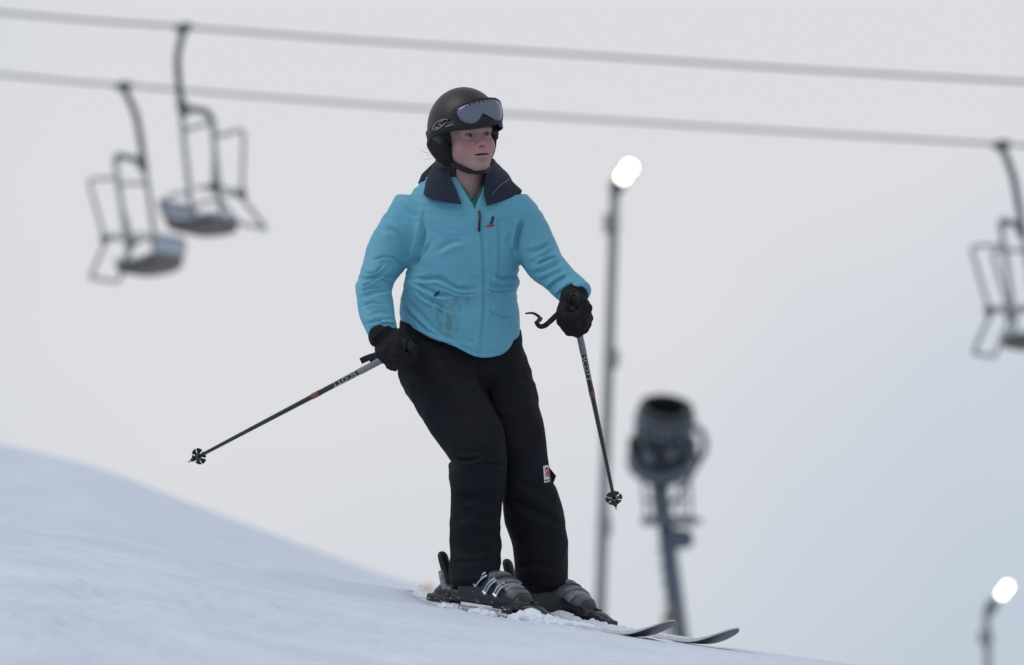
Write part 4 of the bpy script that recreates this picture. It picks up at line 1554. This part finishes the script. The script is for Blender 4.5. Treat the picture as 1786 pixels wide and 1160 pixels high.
# loose snow: thrown-up grains at the ski tails and lumps on the skis
def grains(n, pos, smin_, smax_):
    base = np.array([(1, 0, 0), (-1, 0, 0), (0, 1, 0), (0, -1, 0), (0, 0, 1), (0, 0, -1)], float)
    fc = [(0, 2, 4), (2, 1, 4), (1, 3, 4), (3, 0, 4), (2, 0, 5), (1, 2, 5), (3, 1, 5), (0, 3, 5)]
    V, F = [], []
    for i in range(n):
        p = pos(i)
        s = random.uniform(smin_, smax_) * (0.5 + random.random())
        k = base * np.array([s * random.uniform(.8, 1.5), s * random.uniform(.7, 1.1), s * random.uniform(.5, 1)])
        b = len(V)
        V += [tuple(p + q + np.array([random.uniform(-1, 1) * s * .3 for _ in range(3)])) for q in k]
        F += [tuple(b + j for j in f) for f in fc]
    return V, F


def spray_pos(i):
    fr = fr1 if random.random() < .65 else fr2
    o, d, r, u = fr
    f = random.uniform(-.36, .16)
    l = random.gauss(0.05, .06)
    h = max(0, random.expovariate(1 / .012)) + .001
    if random.random() < .25:
        f = random.uniform(.1, .35)
    p = o + d * f + r * l
    p[2] = gz(p[0], p[1]) + h
    return p


V, F = grains(550, spray_pos, .0009, .0024)
sp = link_mesh("snow_spray", np_mesh("snow_spray", V, F, smooth=False), MAT["snow_loose"])
tag(sp, "loose snow grains thrown up around the boots and skis", "snow", kind="stuff")


def lump(o, d, r, u, f, l, rx, ry, rz):
    F_ = Field((-rx * 1.4, -ry * 1.4, -rz), (rx * 1.4, ry * 1.4, rz * 1.5), min(rx, ry, rz) / 7)
    F_.ellipsoid((0, 0, 0), (rx, ry, rz))
    v, q = F_.mesh(1)
    n = vnormals(v, q)
    v = v + n * ((vnoise(v + f, rz * .9) - .5) * rz * .8 + (vnoise(v + f, rz * .35) - .5) * rz * .35)[:, None]
    c_ = o + d * f + r * l
    c_[2] = gz(c_[0], c_[1]) + .004
    return c_ + v @ np.array([d, r, u]), q


LV, LQ, off = [], [], 0
for fr, f, l, rx, ry, rz in ((fr1, .22, .045, .085, .04, .030), (fr1, .31, .03, .07, .035, .022), (fr2, .12, .075, .08, .035, .030), (fr2, .22, .05, .07, .03, .022), (fr1, .04, .07, .06, .025, .014), (fr2, .32, .03, .09, .03, .016),
                             (fr1, -.12, .06, .05, .03, .012), (fr1, .42, .01, .09, .03, .012), (fr2, .44, .01, .11, .035, .014)):
    v, q = lump(*fr, f, l, rx, ry, rz)
    LV.append(v); LQ.append(q + off); off += len(v)
cl = link_mesh("snow_clumps", np_mesh("snow_clumps", np.vstack(LV), np.vstack(LQ)), MAT["snow_loose"])
tag(cl, "clumped snow pushed up against the boots and lying on the skis", "snow", kind="stuff")

# ================================================================== LIFT CABLES AND CHAIRS


def cable(label, pxs, y0, slope):
    pts = []
    for px, py in pxs:
        x = (px - 893) * (27 + y0) / FP
        pts.append(U(px, py, y0 + slope * x))
    o = MB().tube(spline(pts, 4), .019, 10).build("lift_cable", MAT["cable"])
    return tag(o, label, "cable", "cables of the chairlift"), pts


LOW = [(-2600, -130), (-1000, 30), (0, 130), (215, 149), (620, 181), (1000, 206), (1400, 231), (1786, 254), (2600, 300), (4400, 395)]
UPP = [(-2600, -260), (-1000, -75), (0, 22), (320, 47), (620, 70), (1000, 95), (1400, 121), (1786, 143), (2600, 190), (4400, 285)]
YL, YU, SLP = 71.0, 65.0, -0.29
cable("lower grey lift cable passing behind the skier's helmet", LOW, YL, SLP)
cable("upper grey lift cable crossing the sky above the skier's helmet", UPP, YU, SLP)


def cable_point(line, px, y0):
    L = np.array(line, float)
    x = (px - 893) * (27 + y0) / FP
    return U(px, float(np.interp(px, L[:, 0], L[:, 1])), y0 + SLP * x)


def rounded(pts, rad=.12, n=5):
    pts = [np.array(p, float) for p in pts]
    out = [pts[0]]
    for a, b, c_ in zip(pts[:-2], pts[1:-1], pts[2:]):
        u, v = (a - b), (c_ - b)
        k = min(rad, np.linalg.norm(u) * .45, np.linalg.norm(v) * .45)
        p, q = b + u / np.linalg.norm(u) * k, b + v / np.linalg.norm(v) * k
        out += [(1 - t) ** 2 * p + 2 * t * (1 - t) * b + t * t * q for t in np.linspace(0, 1, n)]
    return out + [pts[-1]]


def build_chair():
    """Local axes: x forward, y across the seat, z up; the origin is on the cable."""
    t = empty("lift_chair")
    lk = dict(world_coords=False)
    g = MB(); g.box((0, 0, -.01), (.07, 0, 0), (0, .04, 0), (0, 0, .05), .3); g.tube([(-.10, 0, 0), (.10, 0, 0)], .030, 10)
    g.build("cable_grip", MAT["tube_dark"], t, **lk)
    HY, FY = -.24, .84                       # hanger side and far side of the seat
    MB().tube(rounded([(0, 0, -.03), (-.02, -.04, -.12), (-.03, HY, -.36), (-.03, HY, -.92)], .12), [.040] * 12, 12).build("hanger", MAT["tube_dark"], t, **lk)
    hx = -.03
    g = MB(); g.tube(rounded([(hx, HY, -.80), (hx, HY + .10, -.90), (hx, FY - .14, -.88), (hx, FY, -.98)], .12), .040, 10); g.box((hx, HY + .07, -.93), (.04, 0, 0), (0, .10, .03), (0, -.03, .08), .3)
    g.build("cross_head", MAT["tube_dark"], t, **lk)
    mid = (HY + FY) / 2
    for s in (HY, FY):
        MB().tube(rounded([(hx, s, -.92), (hx, s, -1.2), (hx + .02, s, -2.08), (hx + .16, s, -2.13)], .12), .031, 10).build("side_tube", MAT["tube"], t, **lk)
        MB().tube(rounded([(hx + .02, s, -1.86), (hx - .16, s, -1.84), (hx - .29, s, -1.90), (hx - .29, s, -2.10)], .08), .022, 8).build("arm_rest", MAT["tube"], t, **lk)
    # seat: a dark dished pan below, slats on top, a low slatted back
    hw = (FY - HY) / 2
    prof = [(.17, -2.12), (.05, -2.14), (-.10, -2.14), (-.24, -2.13), (-.33, -2.08)]
    pan = MB(); V, F = [], []
    for x_, z_ in prof:
        V += [(x_, mid - hw * .98, z_), (x_, mid + hw * .98, z_), (x_, mid + hw * .85, z_ - .12), (x_, mid - hw * .85, z_ - .12)]
    for i in range(len(prof) - 1):
        for j in range(4):
            F.append((i * 4 + j, i * 4 + (j + 1) % 4, i * 4 + 4 + (j + 1) % 4, i * 4 + 4 + j))
    F += [(3, 2, 1, 0), tuple(4 * (len(prof) - 1) + j for j in range(4))]
    seat = pan.add(V, F).build("seat", MAT["seat_under"], t, **lk)
    for k in range(5):
        x_ = .15 - k * .085
        z_ = float(np.interp(-x_, [-.17, -.05, .10, .24, .33], [-2.12, -2.14, -2.14, -2.13, -2.08])) + .022
        MB().box((x_, mid, z_), (.037, 0, .008 * (1.5 - k)), (0, hw * 1.02, 0), (0, 0, .016), .15).build("slat", MAT["seat_wood"], seat, **lk)
    bk_ = MB().tube(rounded([(-.33, HY, -2.08), (-.38, HY, -1.89), (-.38, FY, -1.89), (-.33, FY, -2.08)], .1), .022, 8).build("backrest", MAT["tube"], t, **lk)
    for k in range(3):
        MB().box((-.340 - .012 * k, mid, -2.05 + .058 * k), (.010, 0, 0), (0, hw * .98, 0), (-.006, 0, .026), .15).build("slat", MAT["seat_wood"], bk_, **lk)
    # restraint bar with foot rest
    rb = MB()
    for s in (HY + .03, FY - .03):
        rb.tube(rounded([(hx, s, -1.16), (.34, s, -1.10), (.25, s, -1.82), (.06, s, -1.80)], .08), .024, 8)
    rb.tube([(.25, HY + .05, -1.80), (.25, FY - .05, -1.80)], .022, 8)
    rest = rb.build("restraint_bar", MAT["tube"], t, **lk)
    g = MB()
    g.tube(rounded([(.24, HY + .06, -1.84), (.50, HY + .02, -2.24), (.50, FY - .02, -2.24), (.24, FY - .06, -1.84)], .06), .024, 8)
    g.build("foot_rest", MAT["tube"], rest, **lk)
    for s in (HY + .04, FY - .04):
        MB().box((.25, s, -1.82), (.055, 0, 0), (0, .03, 0), (0, 0, .045), .3).build("hinge", MAT["tube_dark"], rest, **lk)
    return t


def copy_tree(o, parent=None):
    c_ = o.copy(); COL.objects.link(c_); c_.parent = parent
    for ch in list(o.children):
        copy_tree(ch, c_)
    return c_


def hang(o, pt, forward_sign, tilt, yaw_extra=0.0):
    fw = Vector((1, SLP, 0)).normalized() * forward_sign
    fw.rotate(Matrix.Rotation(yaw_extra, 3, 'Z'))
    ac = Vector((0, 0, 1)).cross(fw)
    m = Matrix((fw, ac, Vector((0, 0, 1)))).transposed()
    m = Matrix.Rotation(tilt, 3, 'Y') @ m
    o.rotation_euler = m.to_euler()
    o.location = Vector(pt)


chairA = build_chair()
chairB, chairC = copy_tree(chairA), copy_tree(chairA)
hang(chairA, cable_point(LOW, 215, YL), -1, R(-9))
hang(chairB, cable_point(UPP, 320, YU), 1, R(-5))
hang(chairC, cable_point(LOW, 1746, YL), -1, R(-9))
chairC.scale = (1.05, 1.05, 1.05)
for o, lb in ((chairA, "empty metal chair on the lower lift cable, leftmost of the three chairs"),
              (chairB, "empty metal chair hanging from the upper lift cable, foot rest pointing right"),
              (chairC, "empty metal chair on the lower lift cable, cut off by the right edge")):
    tag(o, lb, "chairlift chair", "chairs hanging on the lift cables")

# ================================================================== FLOODLIGHT POLES


def light_pole(label, top, foot, y, r0, lamps, brackets, arm):
    T = U(*top, y); B0 = U(*foot, y)
    dirv = (B0 - T) / np.linalg.norm(B0 - T)
    k = (T[2] - (gz(T[0], y) - .3)) / -dirv[2]
    B = T + dirv * k
    t = empty("light_pole", tuple(B), label, "light pole", "floodlight poles beside the slope")
    MB().tube([B, T + (B - T) * .5, T], [r0 * 1.25, r0 * 1.1, r0 * .85], 14).build("post", MAT["wood_pole"], t)
    for px, py, w in brackets:
        c_ = U(px, py, y)
        MB().box(c_, (r0 * w, 0, 0), (0, r0 * 1.5, 0), (0, 0, r0 * 1.6), .25).build("bracket", MAT["wood_pole"], t)
    ctr = U(*arm, y - .1)
    hd = MB().tube([T, (T + ctr) / 2 + np.array([0, 0, .03]), ctr], [r0 * .9, r0 * 1.5, r0 * 1.1], 10).build("lamp_arm", MAT["gun_grey"], t)
    for lx, ly, lr in lamps:
        c_ = U(lx, ly, y - .25)
        ax = np.array([.10, -1.0, -.18]); ax /= np.linalg.norm(ax)
        h = MB().lathe(c_ - ax * .22, ax, [(.03, -.02), (lr * .6, 0), (lr * 1.05, .12), (lr * 1.25, .20), (lr * 1.25, .215)], 20, caps=False).build("lamp_housing", MAT["gun_grey"], t)
        MB().lathe(c_ - ax * .02, ax, [(lr * 1.0, 0), (lr * 1.0, .012), (lr * .5, .03)], 20).build("lamp_lens", MAT["lamp"], h)
    return t


light_pole("tall grey floodlight pole behind the skier with two lit lamps on top", (1072, 338), (1046, 1080), 95.0, .085,
           [(1098, 293, .10), (1087, 308, .095)], [(1066, 390, 1.35), (1066, 625, 1.3), (1054, 918, 1.25)], (1080, 318))
light_pole("short-looking floodlight pole with lit lamps at the lower right edge of the picture", (1720, 1075), (1723, 1160), 150.0, .09,
           [(1757, 1024, .10), (1748, 1035, .10)], [(1719, 1112, 1.6)], (1738, 1046))

# ================================================================== SNOW GUN
GY_ = 107.0
gm = (27 + GY_) / FP        # metres per pixel there


def G(px, py, dy=0.0):
    return U(px, py, GY_ + dy)


foot = G(1187, 1110); neck = G(1160, 905)
dv_ = (foot - neck) / np.linalg.norm(foot - neck)
kk = (neck[2] - (gz(neck[0], GY_) - .3)) / -dv_[2]
gbase = neck + dv_ * kk
gun = empty("snow_gun", tuple(gbase), "dark fan snow gun on a grey tower, its open barrel tilted upward", "snow gun")
MB().tube([gbase, neck + dv_ * .4, neck - dv_ * .6], [.16, .125, .11], 16).build("mast", MAT["gun_grey"], gun)
axis = np.array([.10, -.52, .85]); axis /= np.linalg.norm(axis)
bb = G(1149, 822, .15)
barrel = MB().lathe(bb, axis, [(.20, -.10), (.40, -.06), (.50, .03), (.53, .14), (.525, .30), (.49, .42), (.47, .60), (.445, .85), (.415, 1.08), (.43, 1.09), (.43, 1.15), (.385, 1.17), (.345, 1.165), (.34, 1.08), (.36, .6), (.36, .3)], 40, caps=False).build("barrel", MAT["gun"], gun)
MB().lathe(bb, axis, [(.37, .40), (.36, .41), (.12, .43), (.10, .56), (.02, .60)], 28).build("fan_hub", MAT["gun_in"], barrel)
for k in range(8):
    an = 2 * math.pi * k / 8
    u_ = np.cross(axis, [1, 0, 0]); u_ /= np.linalg.norm(u_); w_ = np.cross(axis, u_)
    e = math.cos(an) * u_ + math.sin(an) * w_; tg = -math.sin(an) * u_ + math.cos(an) * w_
    MB().box(bb + axis * .52 + e * .21, e * .14, (tg * .8 + axis * .6) * .05, (axis * .8 - tg * .6) * .008, .2).build("fan_blade", MAT["gun"], barrel)
# nozzle rings and ribs
for h, r_ in ((.96, .452), (.80, .465)):
    ring = MB().lathe(bb, axis, [(r_ - .02, h), (r_ + .015, h + .01), (r_ + .015, h + .06), (r_ - .02, h + .07)], 40, caps=False).build("nozzle_ring", MAT["gun_grey"], barrel)
    for k in range(24):
        an = 2 * math.pi * k / 24
        e = math.cos(an) * u_ + math.sin(an) * w_
        MB().lathe(bb + axis * (h + .035) + e * (r_ + .01), e, [(.018, 0), (.018, .02), (.010, .035)], 8).build("nozzle", MAT["silver"], ring)
# yoke around the barrel
yk = MB()
yk.tube(rounded([G(1103, 770, -.3), G(1100, 800, -.45), G(1112, 826, -.6), G(1152, 838, -.65), G(1192, 826, -.6), G(1212, 800, -.45), G(1208, 765, -.3)], .15), .06, 10)
yk.build("yoke", MAT["gun_grey"], gun)
# side control drum and its hose loop
cx = G(1211, 775, -.35)
t_ = np.linspace(0, 2 * math.pi, 25)
MB().tube([cx + np.array([.17 * math.cos(a), .03 * math.sin(a), .27 * math.sin(a)]) for a in t_], .05, 8, caps=False).build("hose_loop", MAT["gun"], gun)
MB().box(G(1196, 795, -.1), (.09, 0, 0), (0, .10, 0), (0, 0, .16), .2).build("control_box", MAT["gun"], gun)
MB().box(G(1106, 790, -.35), (.08, .02, 0), (0, .12, 0), (-.02, 0, .24), .2).build("side_motor", MAT["gun"], gun)
MB().lathe(G(1199, 733, -.1), (.6, -.4, .5), [(.05, 0), (.06, .03), (.05, .10), (.02, .13)], 12).build("warning_lamp", MAT["orange"], gun)
for px, py, dx in ((1126, 760, -.05), (1190, 748, .05)):
    c_ = G(px, py, -.62)
    MB().tube([c_ + np.array([0, .06, -.42]), c_ + np.array([dx, -.02, 0]), c_ + np.array([dx * 1.4, .12, .32])], .03, 8).build("supply_pipe", MAT["gun_grey"], gun)
for px, py in ((1132, 800), (1172, 792)):
    MB().box(G(px, py, -.66), (.06, 0, 0), (0, .05, 0), (0, 0, .09), .2).build("bolt_plate", MAT["gun_grey"], gun)
MB().tube([G(1228, 770, -.2), G(1224, 800, -.3), G(1200, 840, -.3), G(1172, 880, -.2)], .03, 8).build("feed_hose", MAT["gun"], gun)
# swivel, cage rods and the platform
MB().tube([G(1158, 905), G(1156, 880), G(1154, 846)], [.13, .11, .12], 14).build("swivel", MAT["gun_grey"], gun)
for px, dy in ((1124, -.2), (1140, .25), (1188, .25), (1206, -.2)):
    MB().tube([G(px + (4 if px < 1160 else -2), 908, dy), G(px - 3, 838, dy)], .028, 8).build("cage_rod", MAT["gun_grey"], gun)
MB().tube([G(1118, 872), G(1160, 876), G(1208, 870)], .020, 8).build("cage_rail", MAT["gun_grey"], gun)
MB().box(G(1166, 909), (.42, 0, 0), (0, .35, 0), (0, 0, .055), .1).build("platform", MAT["gun_grey"], gun)
MB().tube([G(1206, 905), G(1226, 911)], .035, 8).build("platform_arm", MAT["gun_grey"], gun)
MB().box(G(1183, 938), (.20, 0, 0), (0, .18, 0), (0, 0, .12), .2).build("junction_box", MAT["gun_grey"], gun)
MB().tube(rounded([G(1176, 925, -.15), G(1205, 928, -.15), G(1207, 952, -.15), G(1176, 956, -.15)], .08), .03, 8).build("hose_bend", MAT["gun_grey"], gun)
for k, py in enumerate((960, 990, 1020, 1050)):
    c_ = G(1160 + (py - 905) * .125, py)
    MB().tube([c_ + np.array([-.02, -.1, 0]), c_ + np.array([-.22, -.1, .0])], .018, 6).build("mast_rung", MAT["gun_grey"], gun)
MB().tube([G(1150, 920, -.1), G(1158, 1000, -.1), G(1166, 1060, -.1), G(1168, 1180, -.1)], .022, 8).build("water_hose", MAT["gun_grey"], gun)
MB().tube(rounded([G(1155, 1120, -.1), G(1160, 1070, -.1), G(1172, 1056, -.1), G(1184, 1075, -.1), G(1190, 1125, -.1)], .3), .032, 8).build("guard_hoop", MAT["yellow"], gun)

# ================================================================== ORANGE MARKER on the far snow, left of the boots
mk_y = 40.0
c_ = U(745, 1024, mk_y)
mk = empty("slope_marker", (c_[0], c_[1], gz(c_[0], c_[1])), "small pale orange marker on the far snow just left of the skier's boots", "marker")
MB().tube([(c_[0], c_[1], gz(c_[0], c_[1]) - .1), (c_[0], c_[1], c_[2] + .01)], .008, 8).build("stake", MAT["marker"], mk)
MB().box(c_, (.055, 0, 0), (0, .012, 0), (0, 0, .018), .2).build("flag", MAT["marker"], mk)
